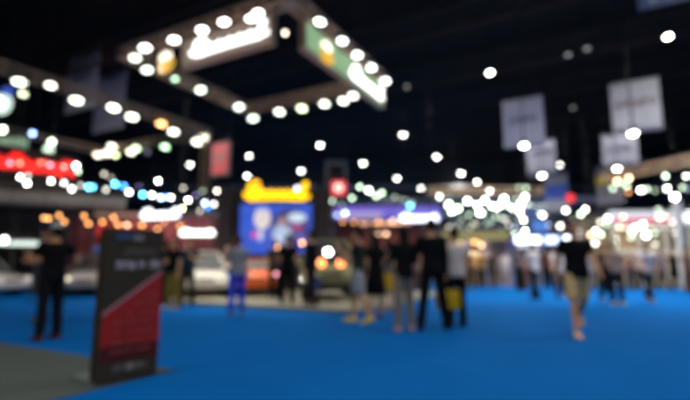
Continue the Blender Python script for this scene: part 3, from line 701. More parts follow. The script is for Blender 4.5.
# ------------------------------------------------------------------ vehicles
def vehicle(p, rotz, label, col, cat='car', tall=False, L=4.1, Wd=1.75, Hh=1.45, lights=(1,0.95,0.85), lE=4.0, zfloor=0.1, round_lights=False):
    name = 'off_road_vehicle' if tall else 'car'
    p = p - Vector((math.cos(rotz), math.sin(rotz), 0))*L/2
    root = empty(name, (p.x, p.y, zfloor), rotz, label, cat)
    paint = mat('paint_%.2f_%.2f_%.2f' % col, col, 0.35, coat=0.25)
    wr = 0.33 if not tall else 0.40
    zb = 0.28 if not tall else 0.42
    # lower body: cross sections along x (length), nose at +x
    if tall: prof = [(-.5,.62,.95),(-.48,.62,1.0),(.1,.62,1.02),(.42,.60,1.0),(.5,.56,.92)]
    else: prof = [(-.5,.48,.70),(-.47,.5,.86),(-.25,.52,.92),(.15,.52,.88),(.35,.50,.78),(.47,.47,.66),(.5,.45,.52)]
    rings = []
    for fx, hw, zt in prof:
        rings.append(((fx*L, 0, (zt+zb)/2), hw/0.52*Wd/2*0.98 if not tall else hw/0.62*Wd/2, (zt-zb)/2))
    MB().loft(rings, 28, axis='x', power=5).build('body', paint, root, smooth=True)
    # cabin
    z0 = prof[2][2]-0.05
    if tall: cab = [(-.49,z0),(-.49,Hh),(.02,Hh),(.12,z0)]
    else: cab = [(-.42,z0),(-.28,Hh-.04),(-.08,Hh),(.06,Hh-.05),(.24,z0)]
    m = MB(); n = len(cab)
    def half(z): return Wd/2*(0.90 - 0.22*(z-z0)/(Hh-z0)*(0.4 if tall else 1))
    vs = [(x*L, -half(z), z) for x, z in cab] + [(x*L, half(z), z) for x, z in cab]
    m.add(vs, [tuple(range(n)), tuple(range(2*n-1, n-1, -1))] + [(i, n+i, n+(i+1) % n, (i+1) % n) for i in range(n)])
    m.build('cabin_glass', GLASS, root, bevel=0.05)
    m = MB(); hr = half(Hh)
    m.box(((cab[1][0]+cab[-2][0])/2*L, 0, Hh+0.0), (abs(cab[-2][0]-cab[1][0])*L*0.96, hr*2*0.97, 0.06)); m.build('roof', paint, root, bevel=0.02)
    for s in (-1, 1):
        for p0, p1, rr in (((cab[0][0]*L, s*half(z0), z0), (cab[1][0]*L, s*half(cab[1][1]), cab[1][1]), .04),
                           ((cab[-1][0]*L, s*half(z0), z0), (cab[-2][0]*L, s*half(cab[-2][1]), cab[-2][1]), .035),
                           ((-.08*L, s*half(z0), z0), (-.08*L, s*half(Hh), Hh), .035)):
            MB().tube([p0, p1], rr, 6).build('window_pillar', paint, root)
    for fx in (-0.31, 0.31):
        for s in (-1, 1):
            c = Vector((fx*L, s*(Wd/2-0.10), wr))
            w_ = MB().cone(c - Vector((0,0.11,0)), c + Vector((0,0.11,0)), wr, wr, 24).build('wheel', RUBBER, root)
            mm = MB(); mm.cone(c + Vector((0,s*0.09,0)), c + Vector((0,s*0.125,0)), wr*0.62, wr*0.58, 20)
            for q in range(5):
                a_ = 2*PI*q/5; mm.box(c + Vector((math.cos(a_)*wr*0.3, s*0.13, math.sin(a_)*wr*0.3)), (wr*0.5,0.02,0.06), Matrix.Rotation(-a_,3,'Y'))
            mm.build('rim', CHROME, w_)
    for s in (-1, 1):
        y = s*Wd*(0.17 if tall else 0.36); x = L*0.5 - (0.03 if tall else 0.10); z = 1.06 if tall else 0.62
        MB().ell((x, y, z), (0.07, 0.11 if tall else 0.17, 0.11 if tall else 0.08)).build('headlight', glow(lights, lE), root, smooth=True)
        MB().ell((-L*0.5+0.02, y, 0.78), (0.04,0.14,0.06)).build('tail_light', glow((0.6,0.02,0.02), 0.5), root, smooth=True)
    MB().box((L/2-0.02, 0, 0.40), (0.12, Wd*0.9, 0.18)).build('bumper', BLACK if tall else paint, root, bevel=0.03)
    g = MB()
    for i in range(6): g.box((L/2+0.0, (i-2.5)*0.11, 0.78 if tall else 0.56), (0.05, 0.05, 0.22 if tall else 0.12))
    g.build('grille', BLACK, root)
    for s in (-1, 1): MB().ell((0.12*L, s*(Wd/2+0.06), z0+0.08), (0.07,0.10,0.07)).build('wing_mirror', paint, root, smooth=True)
    return root
pv = on_z(-12, 293, 0)
vehicle(on_z(12, 297, 0), R(-12), 'white car at the left edge, behind the standing visitors', (0.72,0.74,0.70), zfloor=0.0, L=4.3, Hh=1.7, lE=0.8)
vehicle(on_z(82, 297, 0), R(-72), 'silver grey car standing behind the pale capped man', (0.32,0.32,0.30), zfloor=0.0, L=4.0, Wd=1.6, lights=(1,0.9,0.6), lE=2.0)
vehicle(on_z(203, 298, 0.1), R(-68), 'white car on the booth platform beside the maroon wall', (0.75,0.72,0.62), L=3.9, lE=0.8)
vehicle(on_z(256, 297, 0.1), R(-80), 'orange car on the booth platform in front of the LED screen', (0.85,0.14,0.01), L=3.3, Wd=1.35, Hh=1.2, lE=0.5, lights=(1,0.5,0.2))
vehicle(on_z(331, 302, 0.1), R(-84), 'olive off-road vehicle facing the blue carpet at the platform corner', (0.30,0.30,0.14), tall=True, L=3.5, Wd=1.6, Hh=1.75, lights=(1,0.28,0.08), lE=5)
p = at(328, 252, 12.3)
root = empty('round_lamp', p, 0, 'brilliant white round lamp on the windscreen of the olive vehicle', 'lamp')
MB().ell((0,0,0), (0.085,0.05,0.075)).build('lens', glow((1,1,0.93), 22), root, smooth=True)
MB().cone((0,0.02,0), (0,0.16,0), 0.09, 0.06, 14).build('lamp_housing', BLACK, root)

for px, py, cc, k, lab in ((170,253,'t',.5,'beige glimmer on added stand between the totem and the white car'), (277,247,'o',.6,'orange glimmer on added stand under the middle of the LED screen'), (295,253,'p',.7,'pinkish glimmer on added stand right of the middle of the LED screen'),
                      (302,243,'o',.7,'orange glimmer on added stand at the right end of the LED screen'), (321,252,'v',.35,'violet glimmer on added stand left of the brilliant white lamp'), (236,240,'o',.35,'dim orange glimmer on added stand above the grey top'),
                      (276,274,'p',.4,'low pinkish glimmer on added stand right of the orange car'), (386,234,'k',.5,'small warm glimmer on added stand above the women in black'), (378,234,'k',.35,'fainter warm glimmer on added stand beside the other above the women in black'),
                      (394,257,'g',.8,'greenish white glimmer on added stand between the mustard skirt and the long haired woman'), (336,271,'y',.3,'yellowish glimmer on added stand in front of the olive vehicle')):
    Y = 16.4 if px > 250 else 14.6
    if py > 270: Y = 13.2
    p = at(px, py, Y); fz = 0.1 if px < 380 else 0.0
    root = empty('glimmer_on_stand', (p.x, p.y, fz), 0, lab, 'lamp')  # a small glimmer of light; its stand and base are made up
    MB().ell((0,0,p.z-fz), 1.7*Y/FPX).build('bulb', glow(CLR[cc], round(16*k**1.5, 1)), root, smooth=True)
    MB().cone((0,0,0), (0,0,p.z-fz-0.05), 0.015, n=8).build('pole', BLACK, root)
    MB().cone((0,0,0), (0,0,0.02), 0.12, 0.10, 18).build('base', BLACK, root)
# ------------------------------------------------------------------ booths to the right
def stall(x0, x1, ytop, ybot, Y, label, fcol, fE, wallcol, backcol, depth=3.0, warm=None, counter=None, posts=2, signbar=None, interior=0, icol=(1,0.85,0.6)):
    a = at(x0, ybot, Y); b = at(x1, ybot, Y); zb = at((x0+x1)/2, ybot, Y).z; zt = at((x0+x1)/2, ytop, Y).z
    w = b.x-a.x; cx = (a.x+b.x)/2
    root = empty('exhibition_stall', (cx, Y, 0), 0, label, 'stall')
    MB().box((0, 0.1, (zb+zt)/2), (w, 0.25, zt-zb)).build('fascia', glow(fcol, fE) if fE else mat('fascia_%.2f_%.2f_%.2f' % fcol, fcol, 0.6), root)
    MB().box((0, depth, zt/2), (w, 0.12, zt)).build('back_wall', mat('stall_%.2f_%.2f_%.2f' % backcol, backcol, 0.7, noise=0.3, scale=1.0), root)
    MB().box((0, depth/2+0.1, zt+0.04), (w, depth, 0.08)).build('roof', DARKGREY, root)
    for i in range(posts):
        MB().box((-w/2+0.1 + (w-0.2)*i/(posts-1), 0.1, zb/2), (0.16,0.16,zb)).build('post', mat('post_%.2f_%.2f_%.2f' % wallcol, wallcol, 0.6), root)
    if counter:
        MB().box((0, 0.9, 0.5), (w*0.7, 0.6, 1.0)).build('counter', mat('counter_%.2f_%.2f_%.2f' % counter, counter, 0.5), root, bevel=0.02)
        MB().box((0, 0.9, 1.02), (w*0.74, 0.7, 0.04)).build('counter_top', WHITE, root)
    if signbar:
        for (s0, s1, zz, hh, col, E) in signbar:
            MB().box((w*((s0+s1)/2-0.5), -0.08, zb+(zt-zb)*zz), (w*(s1-s0), 0.1, (zt-zb)*hh)).build('lit_lettering', glow(col, E), root, bevel=0.03)
    if interior:
        MB().box((0, depth*0.5, zb-0.06), (w*0.5, 0.2, 0.05)).build('ceiling_glow_strip', glow(icol, 3), root)
        l = bpy.data.lights.new('stall_light', 'AREA'); l.energy = interior; l.color = icol; l.shape = 'RECTANGLE'; l.size = w*0.5; l.size_y = 0.4
        lo = bpy.data.objects.new('stall_light', l); COL.objects.link(lo); lo.parent = root; lo.location = (0, depth*0.5, zb-0.12)
    return root
stall(334, 441, 206, 219, 19.8, 'stall with a glowing violet fascia behind the central booth', (0.22,0.16,0.85), 0.75, (0.05,0.04,0.05), (0.12,0.05,0.05), counter=(0.10,0.05,0.04), posts=4, interior=60, icol=(1,0.5,0.3),
      signbar=[(0.06,0.45,0.25,0.5,(0.55,0.45,0.8),0.8)])
sign_on_arm(399, 439, 222, 212, 19.3, (0.8,0.85,1.0), 3.5, 'glowing white script sign at the right end of the violet fascia', 0.10, humps=6)
stall(442, 511, 231, 240, 24, 'stall with a yellow beige fascia right of centre', (0.42,0.36,0.12), 0.6, (0.28,0.28,0.42), (0.22,0.13,0.06), counter=(0.35,0.2,0.06), posts=4, interior=100, icol=(1,0.7,0.4))
stall(514, 570, 236, 244, 23, 'stall with a glowing blue and white fascia right of centre', (0.02,0.10,0.55), 1.2, (0.2,0.2,0.25), (0.10,0.10,0.13), posts=3, interior=60, icol=(0.9,0.9,1),
      signbar=[(0.02,0.46,0.5,0.8,(0.75,0.85,1),5), (0.56,0.78,0.5,0.8,(0.55,0.7,1),4), (0.88,0.99,0.5,0.9,(0.85,0.9,1),6)])
stall(572, 640, 222, 234, 27, 'pale grey stall behind the walking visitors on the right', (0.30,0.33,0.42), 0.6, (0.3,0.3,0.33), (0.16,0.13,0.15), posts=3, interior=50, icol=(1,0.75,0.75), counter=(0.4,0.3,0.25))
stall(612, 720, 211, 224, 22, 'large stall with a white and red lit fascia on the right', (0.55,0.60,0.68), 1.3, (0.62,0.60,0.50), (0.34,0.25,0.15), posts=5, interior=70, icol=(1,0.85,0.65), counter=(0.5,0.4,0.2),
      signbar=[(0.0,0.55,0.28,0.35,(0.9,0.05,0.12),1.0), (0.60,0.98,0.5,0.6,(0.9,0.95,1),2.2)])
stall(-10+470, 600, 196, 203, 38, 'distant long stall with a dim blue grey fascia across the hall', (0.10,0.12,0.2), 0.5, (0.1,0.1,0.12), (0.09,0.10,0.13), posts=5, interior=80, icol=(0.8,0.9,1))
def shelf_unit(px, Y, label, wdt, glabel, colors):
    c = at(px, 265, Y); c.z = 0
    root = empty('display_shelf', c, 0, label, 'shelf')
    for s in (-1, 1): MB().box((s*wdt/2, 0, 0.95), (0.04, 0.4, 1.9)).build('side_panel', WHITE, root)
    MB().box((0, 0.19, 0.95), (wdt, 0.02, 1.9)).build('back_panel', WHITE, root)
    for z in (0.15, 0.65, 1.15, 1.65): MB().box((0, 0, z), (wdt-0.04, 0.38, 0.03)).build('shelf_board', WHITE, root)
    rr = random.Random(px)
    for z in (0.65, 1.15):
        x = -wdt/2 + 0.18
        while x < wdt/2-0.15:
            ww_, hh_ = rr.uniform(0.14, 0.2), rr.uniform(0.2, 0.36); col = rr.choice(colors)
            pm = mat('carton_%.2f_%.2f_%.2f' % col, col, 0.6)
            b_ = MB().box((0,0,hh_/2), (ww_, 0.2, hh_)).build('product_box', pm, None, loc=c + Vector((x, -0.03, z+0.016)), bevel=0.008)
            tag(b_, glabel, 'box', glabel + 's'); MB().box((0,-0.103,hh_*0.6), (ww_*0.7,0.006,hh_*0.3)).build('paper_label', WHITE, b_)
            x += ww_ + rr.uniform(0.05, 0.12)
WC = [(0.7,0.35,0.05),(0.6,0.08,0.05),(0.65,0.6,0.5),(0.7,0.55,0.1),(0.1,0.25,0.5)]
shelf_unit(628, 23.6, 'white shelf of boxed goods at the left of the right hand stall', 1.5, 'boxed product on the left shelf of the right stall', WC)
shelf_unit(664, 23.6, 'white shelf of boxed goods in the middle of the right hand stall', 1.6, 'boxed product on the middle shelf of the right stall', WC)
shelf_unit(472, 26.2, 'shelf of boxed goods inside the yellow beige stall', 2.0, 'boxed product on the shelf of the yellow beige stall', WC[:4])
# blue box sign above
c = at(540, 226, 24)
o = MB().box((0,0,0.3), (0.8,0.15,0.6)).build('light_box_sign', glow((0.05,0.22,0.75), 0.9), loc=c - Z*0.3)
MB().cone((0,0,0.6), (0,0,12.6-c.z+0.3), 0.012, n=5).build('hanging_wire', CABLE, o)
tag(o, 'square blue lit panel above the blue and white fascia', 'light panel')
c = at(531, 213, 26.5)
o = MB().box((0,0,0.2), (0.9,0.15,0.4)).build('light_box_sign', glow((0.03,0.12,0.45), 0.6), loc=c - Z*0.2)
MB().cone((0,0,0.4), (0,0,12.6-c.z+0.2), 0.012, n=5).build('hanging_wire', CABLE, o)
tag(o, 'dim dark blue lit panel beside the dense lamp cluster', 'light panel')
# right truss line
a = at(606, 168, 25); b = at(720, 186, 20); zr = at(640, 173, 24).z
ring('brown lit truss running over the stalls on the right', [Vector((a.x, a.y, 0)), Vector((b.x, b.y, 0))], zr, closed=False, w=0.4)
a = at(430, 192, 28); b = at(540, 190, 28)
ring('truss carrying the dense lamp cluster right of centre', [Vector((a.x, 28, 0)), Vector((b.x, 28, 0))], a.z+0.1, closed=False, w=0.35)
# white column at the far right
c = on_z(684, 290, 0)
o = MB().box((0,0,2.0), (0.26,0.26,4.0)).build('column', WHITE, loc=(at(683,260,20.5).x, 20.5, 0)); tag(o, 'white square column between the stalls at the right edge', 'column')

# ------------------------------------------------------------------ display totem
bl = on_z(96, 388, 0); br = on_z(157, 375.5, 0)
dv = br - bl; rz = math.atan2(dv.y, dv.x); TW = dv.length; TH = 1.43; TD = 0.16
nrm = Vector((-math.sin(rz), math.cos(rz), 0))
c = (bl+br)/2 + nrm*TD/2
tt = empty('information_totem', (c.x, c.y, 0.008), rz, 'black and red printed totem board standing on the grey carpet corner', 'information board')
TB = mat('totem_dark', (0.048, 0.038, 0.023), 0.6, noise=0.15, spec=0.2)
MB().box((0,0,TH/2+0.02), (TW, TD, TH)).build('board', TB, tt, bevel=0.006)
m = MB(); yf = -TD/2-0.004
def plate(pts, y=yf, th=0.006):
    mm = MB(); mm.prism(pts, y, y+th); return mm
m = plate([(-TW/2+0.005, 0.34), (TW/2-0.005, 0.34), (TW/2-0.005, 1.02), (-TW/2+0.005, 0.62)])
m.build('red_panel', mat('totem_red', (0.36, 0.022, 0.020), 0.6, noise=0.35, scale=3, spec=0.2), tt)
plate([(-TW/2+0.005,0.20), (TW/2-0.005,0.20), (TW/2-0.005,0.338), (-TW/2+0.005,0.338)]).build('dark_red_panel', mat('totem_deep_red', (0.09,0.012,0.011), 0.6, spec=0.2), tt)
plate([(-TW/2+0.005,0.62), (TW/2-0.005,1.02), (TW/2-0.005,1.045), (-TW/2+0.005,0.645)], yf-0.002).build('pale_edge_line', mat('totem_rose', (0.50,0.26,0.28), 0.5), tt)
def textrow(x0, x1, z, h, col, name, gap=0.35, seed=1):
    rr = random.Random(seed); mm = MB(); x = x0
    while x < x1:
        w = h*rr.uniform(0.45, 0.8)
        if rr.random() < 0.16: x += h*0.7; continue
        mm.box((x+h*0.08, yf-0.004, z), (h*0.14, 0.004, h)); mm.box((x+w-h*0.08, yf-0.004, z), (h*0.14, 0.004, h*0.9))
        mm.box((x+w/2, yf-0.004, z + h*rr.choice((-.4,0,.4))), (w, 0.004, h*0.14)); x += w + h*gap
    return mm.build(name, col, tt)
TXW = mat('totem_white_ink', (0.75,0.70,0.75), 0.6); TXG = mat('totem_grey_ink', (0.22,0.21,0.19), 0.6); TXB = mat('totem_blue_ink', (0.08,0.25,0.6), 0.6); TXR = mat('totem_pink_ink', (0.40,0.09,0.08), 0.6)
textrow(-0.20, -0.05, 1.37, 0.05, TXB, 'blue_lettering', seed=2)
textrow(-0.03, 0.08, 1.36, 0.05, TXW, 'lettering', seed=3)
textrow(-0.14, 0.20, 1.24, 0.03, TXG, 'lettering', seed=4); textrow(-0.14, 0.17, 1.20, 0.025, TXG, 'lettering', seed=12)
textrow(-0.19, -0.01, 1.09, 0.075, TXW, 'lettering', 0.2, 5); textrow(0.03, 0.21, 1.10, 0.075, TXW, 'lettering', 0.2, 6)
for i, (z, x0, x1) in enumerate(((0.80,0.12,0.24),(0.72,0.0,0.24),(0.63,-0.08,0.22),(0.55,-0.17,0.2),(0.46,-0.17,0.22),(0.37,-0.2,0.12),(0.29,-0.2,0.2))):
    textrow(x0, x1, z, 0.04, TXR, 'lettering', 0.3, 20+i)
textrow(-0.16, 0.16, 0.13, 0.06, TXG, 'lettering', 0.2, 40)
MB().ell((0,yf-0.002,0.13), (0.05,0.004,0.035)).build('round_emblem', TXG, tt)
m = MB().box((-0.06, 0.20, 0.012), (TW*0.85, 0.50, 0.024)); m.build('foot_plate', mat('foot_grey', (0.10,0.12,0.12), 0.5), tt, bevel=0.005)
# ================================================================== PEOPLE
SKINC = [(0.66,0.36,0.19), (0.60,0.31,0.15), (0.72,0.43,0.27)]
def person(px, py, label, top=(0.02,0.02,0.025), bot=(0.03,0.03,0.04), shoe=(0.05,0.05,0.05), face=180, h=1.70, stance='stand', armL='down', armR='down',
           hair='short', hairc=(0.012,0.010,0.009), sleeve='short', lower='trousers', skin=0, z=0.0, pos=None, detail=1, girl=False, group=None, lean=0.0, cap=None):
    P = pos if pos is not None else on_z(px, py, z)
    s = h*1.05/1.72
    root = empty('person', (P.x, P.y, z), R(face), label, 'person', group)
    vox = 0.0095 if detail else 0.016
    sk = mat('skin_%d' % skin, SKINC[skin], 0.55)
    V3 = Vector
    # legs --------------------------------------------------
    poses = {'stand': ((0.02,0.03),(-0.02,0.03)), 'relaxed': ((0.10,0.16),(-0.03,0.02)), 'walk': ((0.42,0.10),(-0.30,0.35)), 'stride': ((0.30,0.06),(-0.25,0.75)),
             'wide': ((0.05,0.03),(-0.05,0.05)), 'step': ((0.25,0.15),(-0.18,0.22))}
    legs = []; sp = 0.16 if stance == 'wide' else 0.045 if stance in ('walk','stride') else 0.06
    if girl: sp *= 0.8
    lowest = 9
    for sd, (a, b) in zip((1, -1), poses[stance]):
        hip = V3((sd*0.088, 0, 0.93)); k = hip + V3((sd*sp*0.35, 0.44*math.sin(a), -0.44*math.cos(a)))
        an = k + V3((sd*sp*0.4, 0.41*math.sin(a-b), -0.41*math.cos(a-b)))
        fp = min(0, (a-b))*0.9 if (a-b) < -0.3 else 0.0       # heel raised on the rear foot
        if a-b > 0.25: fp = 0.25
        legs.append((hip, k, an, fp)); lowest = min(lowest, an.z - 0.085)
    dz = -lowest
    legs = [(a+Z*dz, b+Z*dz, c_+Z*dz, fp) for a, b, c_, fp in legs]
    wsc = 0.90 if girl else 1.0
    def T(x, y, zz): return V3((x, y + lean*(zz-0.95), zz+dz))
    tors = [(T(0,0,0.84), .115*1.0, .085), (T(0,0.005,0.92), .165, .115), (T(0,0,1.00), .155*1.0, .11), (T(0,0,1.10), .135*wsc, .098), (T(0,0.005,1.22), .150*wsc, .108), (T(0,0.005,1.33), .168*wsc, .112), (T(0,0,1.41), .160*wsc, .090), (T(0,-0.005,1.46), .09, .065)]
    head = T(0, 0.02, 1.615); neck0 = T(0,-0.005,1.44); neck1 = T(0,0.008,1.56)
    B = MB()
    B.loft(tors, 20)
    B.cone(neck0, neck1, 0.058*wsc, 0.050*wsc); 
    B.ell(head + V3((0,0,0.015)), (0.076,0.094,0.105)); B.ell(head + V3((0,0.018,-0.055)), (0.055,0.066,0.062))
    B.ell(head + V3((0,0.098,-0.010)), (0.013,0.022,0.022)); B.ell(head + V3((0,0.092,-0.048)), (0.026,0.014,0.010))
    for sd in (1,-1): B.ell(head + V3((sd*0.078,0.0,-0.005)), (0.012,0.022,0.032))
    for hip, k, an, fp in legs:
        B.limb(hip, k, .085*(0.95 if girl else 1), .054); B.limb(k, an, .054, .036)
        B.ell(k.lerp(an, 0.3) + V3((0,-0.015,0)), (.053,.056,.10))
        f0 = an + V3((0,0.07,-0.045)); B.ell(f0, (.042,.12,.036), Matrix.Rotation(fp,3,'X'))
    # arms --------------------------------------------------
    AP = {'down': (0.02, 0.10, 0.12), 'swingf': (0.40, 0.10, 0.35), 'swingb': (-0.40, 0.12, 0.15), 'bent': (0.15, 0.25, 1.45), 'phone': (0.65, 0.12, 1.75),
          'hip': (-0.25, 0.55, 1.2), 'carry': (0.05, 0.14, 0.35), 'fold': (0.25, 0.30, 1.75)}
    hands = []; armj = []
    for sd, ap in ((1, armR), (-1, armL)):
        a, o, e = AP[ap]
        sh = T(sd*0.185*wsc, 0, 1.40)
        ud = V3((sd*math.sin(o), math.sin(a)*math.cos(o), -math.cos(a)*math.cos(o))).normalized()
        el = sh + ud*0.285
        inw = {'fold': -1.1, 'hip': -0.75, 'phone': -0.45, 'bent': -0.35}.get(ap, 0.0)
        fd = V3((sd*(math.sin(o)*0.5 + inw*0.6), math.sin(a+e), -math.cos(a+e))).normalized()
        wr = el + fd*0.245
        B.limb(sh, el, .048*wsc, .037); B.limb(el, wr, .037, .025); B.ell(el.lerp(wr,0.25), (.040,.040,.05))
        B.ell(sh + V3((-sd*0.03,0,0.0)), (.07,.06,.055))
        # hand: palm, four unequal curled fingers, thumb from the side of the palm
        side = fd.cross(V3((sd,0,0))); side = (side if side.length > .3 else V3((0,1,0))).normalized()
        if side.y < 0 and abs(fd.y) < .7: side = -side
        pn = V3((-sd,0,0)); pn = (pn - fd*pn.dot(fd)).normalized(); side = pn.cross(fd).normalized()
        if side.dot(V3((0,0.5,0.5))) < 0: side = -side
        M = Matrix((side, pn, fd)).transposed()
        pc_ = wr + fd*0.045; B.ell(pc_, (.041,.016,.055), M)
        for q, (off, ln) in enumerate(((.030,.072), (.010,.080), (-.010,.075), (-.029,.060))):
            b0 = wr + fd*0.082 + side*off; b1 = b0 + (fd*0.92 + pn*0.35).normalized()*ln*0.5; b2 = b1 + (fd*0.62 + pn*0.75).normalized()*ln*0.5
            B.limb(b0, b1, .0098, .0092); B.limb(b1, b2, .0092, .008)
        t0 = wr + fd*0.03 + side*0.035; t1 = t0 + (fd*0.7 + side*0.6 + pn*0.25).normalized()*0.038; t2 = t1 + (fd*0.95 + pn*0.3).normalized()*0.028
        B.limb(t0, t1, .012, .0105); B.limb(t1, t2, .0105, .009)
        hands.append(wr + fd*0.10 + pn*0.02); armj.append((sh, el, wr, fd))
    body = B.build('body', sk, root, voxel=vox)
    # clothes ------------------------------------------------
    fab = lambda c_: mat('fabric_%.3f_%.3f_%.3f' % c_, c_, 0.9, noise=0.12, scale=14, spec=0.1)
    C_ = MB(); ex = 0.017
    hem = 0 if lower != 'dress' else 0
    C_.loft([(T(0,0,0.86), .180*1.0, .135), (T(0,0,0.93), .182, .135)] + [(c2_, ra+ex+0.006, rb+ex+0.004) for c2_, ra, rb in tors[2:7]] + [(T(0,-0.005,1.455), .088, .070)], 22)
    for sh, el, wr, fd in armj:
        C_.ell(sh, (.064,.062,.060)); C_.ell(sh + V3((-math.copysign(0.03, sh.x),0,0.0)), (.078,.070,.062))
        if sleeve == 'long': C_.limb(sh, el, .062, .050); C_.limb(el, wr - fd*0.01, .050, .036)
        elif sleeve == 'short': C_.cone(sh, sh.lerp(el, 0.62), .062, .058, 16)
    C_.build('shirt', fab(top), root, voxel=0.014)
    Tt = MB()
    if lower in ('trousers', 'shorts'):
        Tt.loft([(T(0,0,0.82), .14, .11), (T(0,0.003,0.92), .176, .127), (T(0,0,1.0), .168, .122)], 22)
        for hip, k, an, fp in legs:
            if lower == 'trousers':
                Tt.limb(hip, k, .102, .078); Tt.cone(k, k.lerp(an, 1.02), .078, .068, 16)
            else: Tt.cone(hip, hip.lerp(k, 0.88), .102, .088, 18); Tt.ell(hip, .1)
    else:
        lo = 0.52 if lower == 'skirt' else 0.46
        Tt.loft([(T(0,0,lo), .225, .20), (T(0,0,0.75), .205, .165), (T(0,0.003,0.92), .182, .134), (T(0,0,1.04), .150, .118)], 26)
    Tt.build({'trousers':'trousers','shorts':'shorts','skirt':'skirt','dress':'skirt'}[lower], fab(bot), root, voxel=0.014)
    for hip, k, an, fp in legs:
        M = Matrix.Rotation(fp,3,'X'); f0 = an + V3((0,0.055,-0.05))
        sh_ = MB().ell(f0, (.052,.145,.040), M).box(f0 + M @ V3((0,0.005,-0.022)), (.088,.25,.024), M).ell(an + V3((0,-0.01,-0.03)), (.048,.055,.045))
        sh_.build('shoe', fab(shoe), root, voxel=0.011)
    # hair and face ------------------------------------------
    hm = MB()
    hm.ell(head + V3((0,-0.016,0.040)), (.087,.100,.098)); hm.ell(head + V3((0,-0.050,-0.005)), (.080,.066,.085))
    if hair in ('long', 'tail'):
        if hair == 'long': hm.loft([(head + V3((0,-0.06,-0.22)), .075, .030), (head + V3((0,-0.065,-0.10)), .092, .045), (head + V3((0,-0.05,0.0)), .092, .07), (head + V3((0,-0.03,0.06)), .08, .08)], 18)
        else: hm.limb(head + V3((0,-0.11,0.05)), head + V3((0,-0.14,-0.12)), .035, .018)
    hm.build('hair', mat('hair_%.3f' % hairc[0], tuple(c*0.6 for c in hairc), 0.7, noise=0.3, scale=40, spec=0.15), root, voxel=0.011)
    if cap:
        cm = MB().ell(head + V3((0,-0.008,0.072)), (.094,.108,.070)).ell(head + V3((0,0.105,0.045)), (.062,.065,.010)); cm.build('cap', fab(cap), root, voxel=0.011)
    for sd in (1,-1):
        MB().ell(head + V3((sd*0.030,0.092,0.012)), (.012,.008,.007), nu=8, nv=6).build('eye', mat('eye_dark', (0.03,0.02,0.02), 0.3), root)
    MB().ell(head + V3((0,0.104,-0.048)), (.022,.005,.006), nu=8, nv=6).build('mouth', mat('lip', (0.35,0.12,0.10), 0.5), root)
    root.scale = (s, s, s)
    Mw = Matrix.Translation(root.location) @ Matrix.Rotation(R(face), 4, 'Z') @ Matrix.Scale(s, 4)
    return root, [Mw @ h_ for h_ in hands]

BLK = (0.007,0.007,0.008); DKB = (0.02,0.025,0.045); WHT = (0.8,0.78,0.78); GRY = (0.22,0.22,0.24)
def bag(handp, label, col, w=0.30, hh=0.32, d=0.10, rz=0.0, name='shopping_bag'):
    """a bag hanging from the hand by its handle loops"""
    root = empty(name, handp - Z*(hh+0.13), rz, label, 'bag')
    m = MB().loft([((0,0,0), w*0.46, d*0.5), ((0,0,0.02), w*0.5, d*0.55), ((0,0,hh*0.6), w*0.5, d*0.5), ((0,0,hh), w*0.48, d*0.22)], 24, power=5)
    m.build('bag_body', mat('bag_%.2f_%.2f_%.2f' % col, col, 0.5, thin=True), root)
    for s in (-1, 1):
        MB().tube([(-w*0.2, s*d*0.2, hh*0.95), (-w*0.15, s*0.01, hh+0.10), (0, 0, hh+0.13), (w*0.15, s*0.01, hh+0.10), (w*0.2, s*d*0.2, hh*0.95)], 0.006, 6).build('handle', mat('bag_%.2f_%.2f_%.2f' % col, col), root)
# --- the near people
person(581, 336, 'man in black t-shirt and khaki shorts walking towards the viewer', BLK, (0.62,0.44,0.20), (0.75,0.48,0.34), 170, 1.74, 'stride', 'swingf', 'swingb', lower='shorts', skin=1)
person(47, 340, 'man in dark clothes and pale cap standing with elbows out at left', BLK, (0.01,0.011,0.014), (0.12,0.02,0.03), 60, 1.63, 'stand', 'fold', 'hip', cap=(0.42,0.46,0.50), skin=1)
person(42, 322, 'person in dark green clothes half hidden behind the pale capped man', (0.03,0.045,0.04), (0.02,0.035,0.05), (0.03,0.03,0.03), 120, 1.70, 'stand', 'fold', 'bent', skin=1)
person(236, 315, 'person in grey top and bright blue trousers at the platform edge', (0.26,0.28,0.30), (0.01,0.07,0.62), (0.40,0.22,0.10), 15, 1.68, 'step', 'bent', 'down', hair='tail', hairc=(0.09,0.05,0.02), girl=True)
_, hnd = person(172, 309, 'long-haired woman in black top and mustard trousers beside the totem', BLK, (0.28,0.19,0.03), (0.50,0.40,0.25), 150, 1.68, 'relaxed', 'down', 'bent', hair='long', girl=True, skin=0)
person(186, 306, 'dark dressed person just right of the mustard trousered woman', (0.02,0.035,0.05), (0.06,0.05,0.02), BLK, 190, 1.72, 'stand', 'fold', 'down', skin=0)
person(163, 304, 'person in black close behind the totem', BLK, (0.02,0.02,0.02), BLK, 90, 1.70, 'stand', 'down', 'down', skin=1, hair='long', girl=True)
person(287, 304, 'visitor in black standing on the platform under the LED screen', BLK, BLK, BLK, 10, 1.68, 'stand', 'bent', 'bent', z=0.1)
_, h2 = person(311, 306, 'taller visitor in black stepping across the platform', BLK, (0.014,0.014,0.018), BLK, 60, 1.76, 'step', 'down', 'down', z=0.1, sleeve='long')
bag(h2[0], 'bright blue bag carried by the visitor in black on the platform', (0.01,0.07,0.42), 0.28, 0.34)
person(359, 323, 'man in dark t-shirt and grey shorts with yellow shoes', (0.025,0.035,0.03), (0.34,0.36,0.40), (0.85,0.62,0.04), 75, 1.72, 'step', 'phone', 'bent', lower='shorts', skin=1)
person(376, 318, 'long-haired woman in a black dress behind the grey shorts', BLK, BLK, (0.3,0.22,0.15), 20, 1.66, 'relaxed', 'down', 'bent', hair='long', lower='dress', girl=True)
